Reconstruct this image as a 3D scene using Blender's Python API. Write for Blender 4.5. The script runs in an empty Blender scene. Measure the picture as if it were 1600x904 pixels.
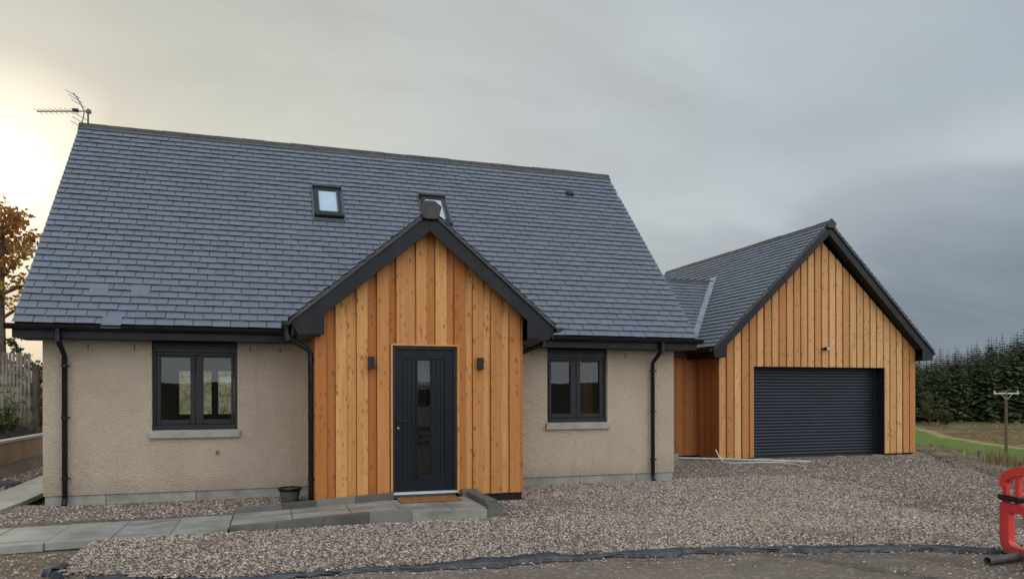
import bpy, bmesh, math, random
import numpy as np
from mathutils import Vector, Matrix
random.seed(7); RNG = np.random.default_rng(7)
S = bpy.context.scene; COL = S.collection
R = math.radians

# ------------------------------------------------------------------ camera
YAW = R(17.945)
cam = bpy.data.cameras.new('camera'); camo = bpy.data.objects.new('camera', cam); COL.objects.link(camo)
cam.sensor_width = 36; cam.lens = 25.888; cam.shift_y = 0.1018; cam.clip_end = 3000; cam.clip_start = .05
camo.matrix_world = Matrix.Translation((0, 0, 1.65)) @ Matrix.Rotation(-YAW, 4, 'Z') @ Matrix.Rotation(R(90), 4, 'X') @ Matrix.Rotation(-.0022, 4, 'Z')
S.camera = camo
# ------------------------------------------------------------------ sky
SUN_AZ = Vector((-.30, 1.0, 0)).normalized(); SUN_EL = R(14)
SUN_DIR = Vector((SUN_AZ.x*math.cos(SUN_EL), SUN_AZ.y*math.cos(SUN_EL), math.sin(SUN_EL)))
W = bpy.data.worlds.new('World'); S.world = W; W.use_nodes = True
nt = W.node_tree; nt.nodes.clear()
class NT:
    """tiny helper to wire nodes"""
    def __init__(s, tree): s.t = tree
    def n(s, typ, ins=None, **kw):
        nd = s.t.nodes.new(typ)
        for k, v in kw.items(): setattr(nd, k, v)
        for k, v in (ins or {}).items(): s.set(nd.inputs[k], v)
        return nd
    def set(s, sock, v):
        if isinstance(v, bpy.types.NodeSocket): s.t.links.new(v, sock)
        else: sock.default_value = v
    def m(s, op, a, b=0., c=None, clamp=False):
        nd = s.n('ShaderNodeMath', operation=op, use_clamp=clamp); s.set(nd.inputs[0], a); s.set(nd.inputs[1], b)
        if c is not None: s.set(nd.inputs[2], c)
        return nd.outputs[0]
    def vm(s, op, a, b=(0, 0, 0)):
        nd = s.n('ShaderNodeVectorMath', operation=op); s.set(nd.inputs[0], a); s.set(nd.inputs[1], b)
        return nd.outputs['Value'] if op in ('DOT_PRODUCT', 'LENGTH') else nd.outputs[0]
    def ramp(s, fac, stops, interp='LINEAR'):
        nd = s.n('ShaderNodeValToRGB'); cr = nd.color_ramp; cr.interpolation = interp
        while len(cr.elements) < len(stops): cr.elements.new(.5)
        for e, (p, c) in zip(cr.elements, stops):
            e.position = p
            if not hasattr(c, '__len__'): c = (c, c, c)
            e.color = (*c, 1)
        s.set(nd.inputs[0], fac); return nd.outputs[0]
    def mix(s, fac, a, b, mode='MIX'):
        nd = s.n('ShaderNodeMix', data_type='RGBA', blend_type=mode); s.set(nd.inputs[0], fac)
        for i, v in ((6, a), (7, b)):
            if not isinstance(v, bpy.types.NodeSocket) and len(v) == 3: v = (*v, 1)
            s.set(nd.inputs[i], v)
        return nd.outputs[2]
    def noise(s, vec, scale, detail=4, rough=.5, dist=0.):
        return s.n('ShaderNodeTexNoise', {'Vector': vec, 'Scale': scale, 'Detail': detail, 'Roughness': rough, 'Distortion': dist}).outputs['Fac']
    def maprange(s, v, a, b, c=0., d=1., smooth=True):
        nd = s.n('ShaderNodeMapRange', interpolation_type='SMOOTHSTEP' if smooth else 'LINEAR')
        for i, q in enumerate((v, a, b, c, d)): s.set(nd.inputs[i], q)
        return nd.outputs[0]
w = NT(nt)
gen = w.n('ShaderNodeTexCoord').outputs['Generated']
sep = w.n('ShaderNodeSeparateXYZ', {0: gen}); vx, vy, vz = sep.outputs
den = w.m('ADD', w.m('MAXIMUM', vz, 0.), .22)
cp = w.n('ShaderNodeCombineXYZ', {0: w.m('DIVIDE', vx, den), 1: w.m('DIVIDE', vy, den), 2: 0.}).outputs[0]
cn = w.noise(cp, .75, 5, .52, .5)
cn2 = w.noise(w.n('ShaderNodeMapping', {'Vector': cp, 'Rotation': (0, 0, .5), 'Scale': (.55, 1.5, 1)}).outputs[0], 1.1, 5, .55, .8)
gdir = Vector((-.282, .929, .239)).normalized()
glow = w.m('ARCCOSINE', w.m('MINIMUM', w.vm('DOT_PRODUCT', gen, tuple(gdir)), .99999))
ang = w.m('MULTIPLY_ADD', glow, 180/math.pi, w.m('MULTIPLY', w.m('SUBTRACT', cn2, .5), w.m('MULTIPLY_ADD', glow, 26., 8.)))
base = w.ramp(w.m('DIVIDE', ang, 180.), [(0, (1.8, 1.68, 1.32)), (3.5/180, (1.08, 1.02, .84)), (7/180, (.62, .62, .555)), (13/180, (.565, .58, .53)), (25/180, (.545, .565, .535)), (36/180, (.53, .565, .57)), (50/180, (.505, .55, .585)), (64/180, (.44, .495, .545)), (80/180, (.31, .36, .42)), (105/180, (.9, .93, .96)), (1, (1.0, 1.02, 1.04))])
# a lighter diagonal break in the cloud to the right, bluer and darker cloud underneath it
def pixdir(u, v): return Vector((math.sin(YAW)+u*math.cos(YAW), math.cos(YAW)-u*math.sin(YAW), v)).normalized()
bn = pixdir(.20, .235).cross(pixdir(.695, .335)).normalized(); bn = bn if bn.z > 0 else -bn
hb = w.m('MULTIPLY_ADD', w.m('SUBTRACT', cn2, .5), .10, w.vm('DOT_PRODUCT', gen, tuple(bn)))
side = w.m('MULTIPLY', w.maprange(ang, 36., 58.), w.maprange(vy, -.1, .25))
low = w.m('MULTIPLY', w.maprange(hb, .005, -.19, 0., 1.), side)
base = w.mix(w.m('MULTIPLY', low, .92), base, (.185, .232, .295))
edge = w.m('MULTIPLY', w.m('MULTIPLY', w.maprange(hb, -.028, .004), w.maprange(hb, .085, .008)), side)
base = w.mix(w.m('MULTIPLY', edge, .55), base, (.60, .65, .68))
cl = w.maprange(w.m('MULTIPLY_ADD', cn2, .45, w.m('MULTIPLY', cn, .55)), .36, .64, .86, 1.12)
cloud = w.vm('MULTIPLY', base, w.n('ShaderNodeCombineXYZ', {0: cl, 1: cl, 2: w.m('MULTIPLY_ADD', cl, .85, .15)}).outputs[0])
# unseen sky behind the photographer and overhead, brightened to light the facade
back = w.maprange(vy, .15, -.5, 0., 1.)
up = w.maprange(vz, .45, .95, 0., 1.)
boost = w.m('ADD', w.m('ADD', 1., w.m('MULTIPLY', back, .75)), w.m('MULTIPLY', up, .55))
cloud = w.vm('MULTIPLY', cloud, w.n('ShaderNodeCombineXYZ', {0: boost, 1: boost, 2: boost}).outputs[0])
sky = w.n('ShaderNodeTexSky', sky_type='NISHITA', sun_disc=False, sun_elevation=SUN_EL, sun_rotation=math.atan2(SUN_AZ.x, SUN_AZ.y), air_density=1.5, dust_density=2.)
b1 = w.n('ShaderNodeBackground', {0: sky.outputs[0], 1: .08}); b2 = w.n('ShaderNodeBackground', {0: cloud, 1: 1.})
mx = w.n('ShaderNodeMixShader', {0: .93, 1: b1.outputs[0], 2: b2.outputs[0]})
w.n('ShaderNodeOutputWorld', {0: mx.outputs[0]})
# ------------------------------------------------------------------ sun (veiled)
sl = bpy.data.lights.new('sun', 'SUN'); sl.energy = .6; sl.angle = R(18); sl.color = (1, .9, .74)
so = bpy.data.objects.new('sun', sl); COL.objects.link(so); so.rotation_euler = SUN_DIR.to_track_quat('Z', 'Y').to_euler()
S.view_settings.view_transform = 'Standard'; S.view_settings.look = 'None'; S.view_settings.exposure = 0; S.view_settings.gamma = 1
S.view_settings.use_curve_mapping = False
S.render.engine = 'CYCLES'; S.cycles.max_bounces = 6; S.cycles.transparent_max_bounces = 10

# ------------------------------------------------------------------ object helpers
class MB:
    def __init__(s): s.v = []; s.f = []; s.t = []; s.smooth = []
    def add(s, vs, fs, tone=.5, smooth=False):
        o = len(s.v); s.v += [tuple(p) for p in vs]
        for f in fs: s.f.append([i+o for i in f]); s.t.append(tone); s.smooth.append(smooth)
        return s
    def box(s, x0, x1, y0, y1, z0, z1, tone=.5):
        v = [(x, y, z) for x in (x0, x1) for y in (y0, y1) for z in (z0, z1)]
        return s.add(v, [(0, 1, 3, 2), (4, 6, 7, 5), (0, 4, 5, 1), (2, 3, 7, 6), (0, 2, 6, 4), (1, 5, 7, 3)], tone)
    def obox(s, o, a, b, c, tone=.5):
        """box from corner o along vectors a, b, c"""
        o, a, b, c = map(Vector, (o, a, b, c))
        v = [o+i*a+j*b+k*c for i in (0, 1) for j in (0, 1) for k in (0, 1)]
        return s.add(v, [(0, 1, 3, 2), (4, 6, 7, 5), (0, 4, 5, 1), (2, 3, 7, 6), (0, 2, 6, 4), (1, 5, 7, 3)], tone)
    def extrude(s, poly, vec, tone=.5):
        n = len(poly); vec = Vector(vec); v = [Vector(p) for p in poly]; v += [p+vec for p in v]
        return s.add(v, [list(range(n))[::-1], list(range(n, 2*n))]+[(i, (i+1) % n, n+(i+1) % n, n+i) for i in range(n)], tone)
    def xz(s, poly, y0, y1, tone=.5): return s.extrude([(x, y0, z) for x, z in poly], (0, y1-y0, 0), tone)
    def yz(s, poly, x0, x1, tone=.5): return s.extrude([(x0, y, z) for y, z in poly], (x1-x0, 0, 0), tone)
    def tube(s, pts, r, n=10, tone=.5, cap=True):
        pts = [Vector(p) for p in pts]; rings = []; rs = r if hasattr(r, '__len__') else [r]*len(pts); ref = None
        for i, p in enumerate(pts):
            d = (pts[min(i+1, len(pts)-1)]-pts[max(i-1, 0)]).normalized()
            if ref is None: ref = d.orthogonal().normalized()
            a = (ref-d*ref.dot(d)); a = a.normalized() if a.length > 1e-6 else d.orthogonal().normalized(); ref = a; b = d.cross(a)
            rings.append([p+(a*math.cos(2*math.pi*k/n)+b*math.sin(2*math.pi*k/n))*rs[i] for k in range(n)])
        v = [q for ring in rings for q in ring]; f = []
        for i in range(len(pts)-1):
            for k in range(n): f.append((i*n+k, i*n+(k+1) % n, (i+1)*n+(k+1) % n, (i+1)*n+k))
        s.add(v, f, tone, True)
        if cap: s.add(rings[0], [list(range(n))[::-1]], tone); s.add(rings[-1], [list(range(n))], tone)
        return s
    def lathe(s, c, prof, n=20, tone=.5):
        v = [(c[0]+r*math.cos(2*math.pi*k/n), c[1]+r*math.sin(2*math.pi*k/n), c[2]+z) for r, z in prof for k in range(n)]
        f = [(i*n+k, i*n+(k+1) % n, (i+1)*n+(k+1) % n, (i+1)*n+k) for i in range(len(prof)-1) for k in range(n)]
        return s.add(v, f, tone, True)
    def build(s, name, mat, parent=None, bevel=0, label=None, recalc=True):
        me = bpy.data.meshes.new(name); me.from_pydata(s.v, [], s.f); me.update()
        at = me.attributes.new('tone', 'FLOAT', 'FACE'); at.data.foreach_set('value', s.t)
        me.polygons.foreach_set('use_smooth', s.smooth)
        if recalc:
            bm = bmesh.new(); bm.from_mesh(me); bmesh.ops.recalc_face_normals(bm, faces=bm.faces); bm.to_mesh(me); bm.free()
        o = bpy.data.objects.new(name, me); COL.objects.link(o)
        if mat: me.materials.append(mat)
        if parent is not None:
            o.parent = parent
            if parent.type == 'EMPTY' and parent.get('world_parts'): o.matrix_parent_inverse = Matrix.Translation(-Vector(parent.location))
        if bevel:
            b = o.modifiers.new('bevel', 'BEVEL'); b.width = bevel; b.segments = 2; b.limit_method = 'ANGLE'; b.angle_limit = R(40)
        if label: o['label'] = label
        return o
def tag(o, label=None, cat=None, group=None, kind=None):
    for k, v in (('label', label), ('category', cat), ('group', group), ('kind', kind)):
        if v: o[k] = v
    return o
def thing(name, loc, label, cat, group=None, world=True, rz=0):
    o = bpy.data.objects.new(name, None); COL.objects.link(o); o.location = loc; o.rotation_euler.z = rz; o.empty_display_size = .2
    o['world_parts'] = world
    return tag(o, label, cat, group)
def copy_tree(o, parent=None):
    c = o.copy(); COL.objects.link(c)
    if parent is not None: c.parent = parent; c.matrix_parent_inverse = o.matrix_parent_inverse
    for ch in o.children: copy_tree(ch, c)
    return c

# ------------------------------------------------------------------ materials
def mat(name, color, rough=.6, spec=.5, metal=0., fn=None):
    m = bpy.data.materials.new(name); m.use_nodes = True; t = NT(m.node_tree); b = m.node_tree.nodes['Principled BSDF']
    b.inputs['Base Color'].default_value = (*color, 1); b.inputs['Roughness'].default_value = rough
    b.inputs['Specular IOR Level'].default_value = spec; b.inputs['Metallic'].default_value = metal
    if fn: fn(t, b, t.n('ShaderNodeTexCoord').outputs['Object'])
    return m
def bump(t, b, h, strength=.5, dist=.01):
    t.set(b.inputs['Normal'], t.n('ShaderNodeBump', {'Height': h, 'Strength': strength, 'Distance': dist}).outputs[0])
def tone(t): return t.n('ShaderNodeAttribute', attribute_name='tone').outputs['Fac']
def vary(c, k=.25, scale=3., rough_rng=None, bmp=0, bscale=60):
    def fn(t, b, P):
        n = t.noise(P, scale, 6, .6)
        t.set(b.inputs['Base Color'], t.mix(t.maprange(n, .3, .7), tuple(x*(1-k) for x in c), tuple(min(1, x*(1+k)) for x in c)))
        if rough_rng: t.set(b.inputs['Roughness'], t.maprange(t.noise(P, scale*2.3, 4), .3, .7, *rough_rng))
        if bmp: bump(t, b, t.noise(P, bscale, 4, .6), bmp, .006)
    return fn
def slate_fn(t, b, P):
    tn = tone(t)
    c = t.ramp(tn, [(0, (.006, .006, .007)), (.08, (.010, .011, .013)), (.12, (.088, .110, .145)), (.5, (.120, .146, .190)), (.8, (.136, .162, .205)), (1, (.158, .184, .225))])
    n = t.noise(P, 3.5, 6, .62)
    c = t.mix(t.maprange(n, .35, .7), c, t.mix(.5, c, (.125, .122, .135)))
    n2 = t.noise(P, 45, 4, .6)
    c = t.mix(t.m('MULTIPLY', t.maprange(n2, .5, .75), .35), c, (.035, .038, .045))
    t.set(b.inputs['Base Color'], c)
    t.set(b.inputs['Roughness'], t.m('ADD', t.maprange(n, .3, .7, .36, .50), t.m('MULTIPLY', tn, .08)))
    bump(t, b, n2, .25, .004)
M = {}
M['slate'] = mat('slate', (.05, .055, .07), .4, .5, fn=slate_fn)
M['ridge'] = mat('ridge_tile', (.06, .055, .052), .6, fn=vary((.036, .034, .031), .3, 4, (.5, .75), .3))
M['lead'] = mat('lead', (.3, .32, .35), .45, fn=vary((.20, .225, .255), .25, 6, (.35, .6)))
M['lead_d'] = mat('grey_flashing', (.06, .065, .07), .45, fn=vary((.06, .065, .072), .15, 6))
M['barge'] = mat('anthracite_board', (.016, .018, .022), .5, .25, fn=vary((.0085, .010, .013), .12, 2, (.36, .5), .06, 30))
M['gutter'] = mat('black_plastic', (.012, .012, .014), .33, .35, fn=vary((.006, .006, .007), .2, 5, (.28, .42)))
M['upvc'] = mat('anthracite_frame', (.022, .024, .029), .42, .35, fn=vary((.0125, .0135, .0165), .12, 3, (.33, .45)))
def render_fn(t, b, P):
    v = t.n('ShaderNodeTexVoronoi', {'Vector': P, 'Scale': 60., 'Randomness': 1.}).outputs['Distance']
    n = t.noise(P, 64, 5, .7); n2 = t.noise(P, 1.3, 5, .6); n3 = t.noise(P, 22, 3, .6)
    c = t.mix(t.maprange(n2, .3, .7), (.535, .445, .345), (.60, .503, .395))
    c = t.mix(t.m('MULTIPLY', t.maprange(n, .50, .66), .48), c, (.25, .20, .145))
    c = t.mix(t.m('MULTIPLY', t.maprange(n3, .55, .8), .3), c, (.56, .47, .36))
    z = t.n('ShaderNodeSeparateXYZ', {0: P}).outputs[2]
    run = t.noise(t.n('ShaderNodeMapping', {'Vector': P, 'Scale': (5., 5., .35)}).outputs[0], 1., 4, .6)
    c = t.mix(t.m('MULTIPLY', t.maprange(run, .54, .70), .16), c, (.27, .225, .17))
    # splash-back dirt from the gravel, ragged top edge
    d = t.maprange(t.m('ADD', z, t.m('MULTIPLY', t.m('SUBTRACT', n2, .5), .5)), .2, .55, .35, 0.)
    c = t.mix(d, c, (.33, .27, .2))
    t.set(b.inputs['Base Color'], c)
    bump(t, b, t.m('ADD', t.m('MULTIPLY', v, 1.2), t.m('MULTIPLY', n, 1.2)), 1., .017)
M['render'] = mat('roughcast', (.5, .4, .3), .92, .2, fn=render_fn)
M['plinth'] = mat('plinth_block', (.27, .265, .24), .85, .3, fn=vary((.27, .262, .235), .22, 5, None, .5, 70))
M['sill'] = mat('cast_stone', (.33, .32, .29), .8, .3, fn=vary((.31, .30, .27), .15, 6, None, .3, 90))
def wood_fn(light, dark, knot=(.16, .055, .018)):
    def fn(t, b, P):
        tn = tone(t); s_ = t.n('ShaderNodeSeparateXYZ', {0: P}).outputs; off = t.m('MULTIPLY', tn, 37.)
        h = t.m('ADD', s_[0], s_[1])
        def vec(kx, kz): return t.n('ShaderNodeCombineXYZ', {0: t.m('MULTIPLY_ADD', h, kx, off), 1: off, 2: t.m('MULTIPLY', s_[2], kz)}).outputs[0]
        g1 = t.noise(vec(15., 1.0), 1., 5, .6, 1.4); g2 = t.noise(vec(120., 2.2), 1., 3, .6); g3 = t.noise(vec(32., .5), 1., 3, .5, .6)
        fr = t.m('FRACT', t.m('MULTIPLY', tn, 7.31)); c = t.mix(t.maprange(fr, .15, .9), light, dark)
        dk_ = t.mix(.45, dark, c)
        c = t.mix(t.m('MULTIPLY', t.maprange(g1, .40, .62), .6), c, dk_)
        c = t.mix(t.m('MULTIPLY', t.maprange(g3, .5, .75), .4), c, t.mix(1., dk_, (.55, .52, .5), 'MULTIPLY'))
        c = t.mix(t.m('MULTIPLY', t.maprange(g2, .52, .72), .28), c, t.mix(1., dk_, (.6, .57, .55), 'MULTIPLY'))
        kv = t.n('ShaderNodeTexVoronoi', {'Vector': t.vm('ADD', vec(15., 8.), t.n('ShaderNodeCombineXYZ', {0: t.m('MULTIPLY', g1, .8), 2: g3}).outputs[0]), 'Scale': 1.})
        kd = t.m('ADD', kv.outputs['Distance'], t.m('MULTIPLY', t.n('ShaderNodeSeparateColor', {0: kv.outputs['Color']}).outputs[0], .34))
        c = t.mix(t.maprange(kd, .20, .31, .85, 0.), c, knot)
        c = t.mix(t.m('MULTIPLY', t.maprange(kd, .28, .50, .6, 0.), 1.), c, t.mix(1., dk_, (.72, .65, .6), 'MULTIPLY'))
        t.set(b.inputs['Base Color'], c)
        bump(t, b, t.m('ADD', g2, g3), .3, .004)
    return fn
M['wood'] = mat('larch_cladding', (.5, .25, .09), .62, .3, fn=wood_fn((.61, .315, .108), (.385, .135, .031)))
M['wood_g'] = mat('larch_cladding_pale', (.5, .27, .1), .64, .3, fn=wood_fn((.63, .375, .158), (.44, .195, .060)))
M['wood_l'] = mat('larch_cladding_shaded_red', (.4, .16, .05), .6, .3, fn=wood_fn((.42, .17, .055), (.31, .10, .03)))  # reddish larch, darkened in colour for the shade between house and garage
M['door'] = mat('door_paint', (.018, .024, .033), .42, .18, fn=vary((.0085, .0125, .0185), .1, 2, (.32, .42)))
def shutter_fn(t, b, P):
    t.set(b.inputs['Base Color'], t.mix(t.maprange(t.noise(P, 2, 4), .3, .7), (.010, .0165, .027), (.014, .021, .033)))
M['shutter'] = mat('shutter_paint', (.022, .03, .042), .38, .38, fn=shutter_fn)
M['steel'] = mat('brushed_steel', (.5, .5, .5), .3, metal=1., fn=vary((.5, .5, .5), .1, 8))
M['dark'] = mat('dark_void', (.006, .006, .007), .9, fn=vary((.006, .006, .007), .2, 3))  # near-black in place of shade behind the boards; also van windows
M['inner'] = mat('plasterboard', (.36, .34, .31), .9, fn=vary((.36, .34, .31), .08, 2))
M['innerfloor'] = mat('chipboard_floor', (.25, .17, .1), .7, fn=vary((.25, .17, .1), .2, 8))
M['sheen_panel'] = mat('sky_sheen_pale', (.7, .77, .9), .8, fn=vary((.70, .77, .90), .05, 4))  # pale blue stands in for bright sky mirrored in the roof glass
M['curtain'] = mat('curtain_cloth', (.16, .05, .03), .9, fn=vary((.15, .055, .035), .3, 6))
def glass():
    m = bpy.data.materials.new('window_glass'); m.use_nodes = True; t = NT(m.node_tree); t.t.nodes.clear()
    P = t.n('ShaderNodeTexCoord').outputs['Object']
    nrm = t.n('ShaderNodeBump', {'Height': t.noise(P, 1.4, 2), 'Strength': .05, 'Distance': .02}).outputs[0]
    fr = t.n('ShaderNodeFresnel', {'IOR': 1.5, 'Normal': nrm}).outputs[0]
    fac = t.m('MINIMUM', t.m('MULTIPLY_ADD', fr, 1.25, .005), 1.)
    gl = t.n('ShaderNodeBsdfGlossy', {'Color': (.93, .97, 1, 1), 'Roughness': .01, 'Normal': nrm}).outputs[0]
    tr = t.n('ShaderNodeBsdfTransparent', {'Color': (.80, .85, .85, 1)}).outputs[0]
    t.n('ShaderNodeOutputMaterial', {0: t.n('ShaderNodeMixShader', {0: fac, 1: tr, 2: gl}).outputs[0]})
    return m
M['glass'] = glass()
def slab_fn(a, bb, k=.5):
    def fn(t, b, P):
        n = t.noise(P, 1.7, 6, .62, .4); n2 = t.noise(P, 40, 4, .6); n3 = t.noise(t.n('ShaderNodeMapping', {'Vector': P, 'Scale': (1, 4, 1), 'Rotation': (0, 0, .25)}).outputs[0], 1.1, 4, .6, .6)
        c = t.mix(t.maprange(n, .33, .68), a, bb); c = t.mix(t.m('MULTIPLY', t.maprange(n3, .5, .66), k), c, tuple(x*.55 for x in a))
        c = t.mix(t.m('MULTIPLY', t.maprange(n2, .5, .8), .3), c, tuple(x*.6 for x in a))
        c = t.mix(t.m('MULTIPLY', t.m('SUBTRACT', tone(t), .5), .5), c, (.40, .40, .36))
        t.set(b.inputs['Base Color'], c); t.set(b.inputs['Roughness'], t.maprange(n, .3, .7, .45, .8)); bump(t, b, n2, .3, .004)
    return fn
M['slab'] = mat('paving_slab', (.25, .25, .22), .7, .4, fn=slab_fn((.205, .200, .176), (.31, .302, .272), .65))
M['kerb'] = mat('kerb_stone', (.08, .08, .07), .6, .4, fn=slab_fn((.070, .068, .060), (.125, .121, .108)))
M['pad'] = mat('concrete_pad', (.3, .29, .25), .8, .3, fn=slab_fn((.26, .25, .215), (.36, .345, .30), .3))
def gravel_fn(t, b, P):
    v = t.n('ShaderNodeTexVoronoi', {'Vector': P, 'Scale': 36.}); v2 = t.n('ShaderNodeTexVoronoi', {'Vector': P, 'Scale': 78.})
    r1 = t.n('ShaderNodeSeparateColor', {0: v.outputs['Color']}).outputs; n = t.noise(P, .55, 5, .6)
    st = [(0, (.075, .066, .060)), (.25, (.195, .166, .143)), (.5, (.305, .267, .234)), (.75, (.395, .352, .315)), (.92, (.46, .43, .40)), (1, (.58, .55, .52))]
    c = t.mix(.4, t.ramp(r1[0], st), t.ramp(t.n('ShaderNodeSeparateColor', {0: v2.outputs['Color']}).outputs[1], st))
    c = t.mix(t.maprange(v.outputs['Distance'], .012, .02, 0., .0), c, c)
    c = t.mix(t.m('MULTIPLY', t.maprange(n, .45, .7), .3), c, (.20, .155, .125))
    t.set(b.inputs['Base Color'], t.mix(1., c, (.48, .43, .385), 'MULTIPLY')); bump(t, b, t.m('SUBTRACT', 1., t.m('MULTIPLY', v.outputs['Distance'], 1.2)), .8, .02)
M['gravel'] = mat('gravel_bed', (.23, .2, .19), .85, .3, fn=gravel_fn)
def stone_fn(t, b, P):
    tn = tone(t)
    c = t.ramp(tn, [(0, (.070, .061, .055)), (.2, (.185, .157, .136)), (.42, (.305, .264, .230)), (.6, (.36, .30, .262)), (.78, (.435, .395, .36)), (.93, (.54, .505, .475)), (1, (.72, .69, .655))])
    c = t.mix(t.m('MULTIPLY', t.maprange(t.noise(P, 120, 2), .4, .7), .3), c, (.14, .12, .115))
    c = t.mix(t.m('MULTIPLY', t.maprange(t.noise(P, .55, 5, .62), .48, .68), .32), c, (.32, .245, .175))
    c = t.mix(t.m('MULTIPLY', t.maprange(t.noise(P, .8, 4, .6, .7), .54, .68), .4), c, (.12, .10, .088))
    t.set(b.inputs['Base Color'], t.mix(1., c, (1.12, 1.06, 1.0), 'MULTIPLY'))
M['stone'] = mat('gravel_stone', (.25, .22, .2), .75, .35, fn=stone_fn)
def dirt_fn(a, bb, pebb=.5, bs=.8):
    def fn(t, b, P):
        n = t.noise(P, .8, 7, .65); n2 = t.noise(P, 26, 6, .7); v = t.n('ShaderNodeTexVoronoi', {'Vector': P, 'Scale': 30.})
        c = t.mix(t.maprange(n, .35, .68), a, bb); c = t.mix(t.m('MULTIPLY', t.maprange(n2, .45, .75), .5), c, tuple(x*.5 for x in a))
        rr = t.n('ShaderNodeSeparateColor', {0: v.outputs['Color']}).outputs[0]
        c = t.mix(t.m('MULTIPLY', t.maprange(rr, .75, .95), pebb), c, tuple(min(.5, x*2) for x in bb))
        t.set(b.inputs['Base Color'], c); bump(t, b, t.m('ADD', n2, t.m('MULTIPLY', n, 2.)), bs, .03)
    return fn
def road_fn(t, b, P):
    dirt_fn((.145, .115, .092), (.20, .165, .134), .4, .6)(t, b, P)
    c = b.inputs['Base Color'].links[0].from_socket; s_ = t.n('ShaderNodeSeparateXYZ', {0: P}).outputs
    bl = t.maprange(t.noise(P, .9, 6, .68, .6), .5, .66); c = t.mix(t.m('MULTIPLY', bl, .55), c, (.10, .08, .064)); sp = t.maprange(t.noise(P, 2.6, 6, .7), .56, .66); c = t.mix(t.m('MULTIPLY', sp, .35), c, (.30, .27, .24))
    # two dark tyre tracks crossing the mud
    wob = t.m('MULTIPLY', t.m('SUBTRACT', t.noise(P, 1.5, 4), .5), .5)
    q = t.m('ADD', t.m('MULTIPLY_ADD', s_[1], .52, s_[0]), wob); k = t.m('ABSOLUTE', t.m('SUBTRACT', q, 8.35))
    tr = t.m('MULTIPLY', t.maprange(k, .05, .20, .75, 0.), t.maprange(t.noise(P, 9, 5, .7), .35, .6))
    t.set(b.inputs['Base Color'], t.mix(tr, c, (.055, .045, .038)))
M['road'] = mat('road_surface', (.17, .15, .13), .9, .25, fn=road_fn)
M['dirt'] = mat('bare_dirt', (.16, .12, .085), .95, .2, fn=dirt_fn((.15, .108, .075), (.24, .185, .135), .6, 1.))
M['soil'] = mat('dark_soil', (.06, .04, .03), .95, .2, fn=dirt_fn((.05, .035, .027), (.085, .06, .045), .3, 1.))
M['membrane'] = mat('black_membrane', (.012, .014, .018), .42, .6, fn=vary((.020, .024, .032), .6, 7, (.22, .55), .5, 12))
M['red'] = mat('red_plastic', (.62, .022, .028), .42, fn=vary((.74, .048, .042), .18, 6, (.36, .55), .05, 30))
def red_fn(t, b, P):
    n = t.noise(P, 5, 6, .7); n2 = t.noise(P, 60, 4, .7)
    c = t.mix(t.maprange(t.noise(P, 3, 3), .35, .65), (.64, .034, .032), (.78, .055, .046))
    c = t.mix(t.m('MULTIPLY', t.maprange(n, .52, .72), .45), c, (.30, .045, .035)); c = t.mix(t.m('MULTIPLY', t.maprange(n2, .6, .75), .4), c, (.72, .30, .26))
    z = t.n('ShaderNodeSeparateXYZ', {0: P}).outputs[2]; c = t.mix(t.maprange(t.m('ADD', z, t.m('MULTIPLY', n, .25)), .12, .34, .6, 0.), c, (.17, .09, .07))
    t.set(b.inputs['Base Color'], c); t.set(b.inputs['Roughness'], t.maprange(n, .3, .7, .4, .65)); bump(t, b, n2, .1, .004)
M['red'] = mat('scuffed_red_plastic', (.7, .05, .04), .5, fn=red_fn)
M['rubber'] = mat('recycled_rubber', (.06, .058, .055), .85, fn=vary((.07, .068, .063), .3, 18, None, .5))
M['duct'] = mat('grey_duct', (.1, .1, .1), .5, fn=vary((.085, .085, .083), .3, 9, (.4, .65)))
M['pipe_pale'] = mat('pale_pipe', (.5, .52, .5), .5, fn=vary((.40, .42, .40), .2, 8))
M['mat'] = mat('coir_mat', (.25, .11, .04), .95, .1, fn=vary((.27, .12, .045), .3, 40, None, .8, 300))
M['fence'] = mat('weathered_timber', (.2, .17, .13), .85, fn=vary((.19, .165, .135), .35, 5, None, .4, 50))
M['fence_d'] = mat('weathered_post', (.09, .07, .05), .85, fn=vary((.09, .072, .055), .3, 5, None, .4, 50))
M['tan_wall'] = mat('tan_render', (.4, .27, .17), .9, .2, fn=vary((.38, .262, .17), .12, 1.5, None, .5, 70))
M['coping'] = mat('coping_stone', (.5, .46, .38), .8, fn=vary((.50, .46, .385), .12, 4))
M['pole'] = mat('pole_timber', (.11, .07, .045), .85, fn=vary((.11, .07, .045), .25, 5))
M['galv'] = mat('galvanised', (.5, .52, .53), .5, fn=vary((.50, .52, .53), .1, 5))
M['bark'] = mat('bark', (.07, .055, .045), .9, fn=vary((.075, .058, .047), .35, 9, None, .7, 30))
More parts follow.
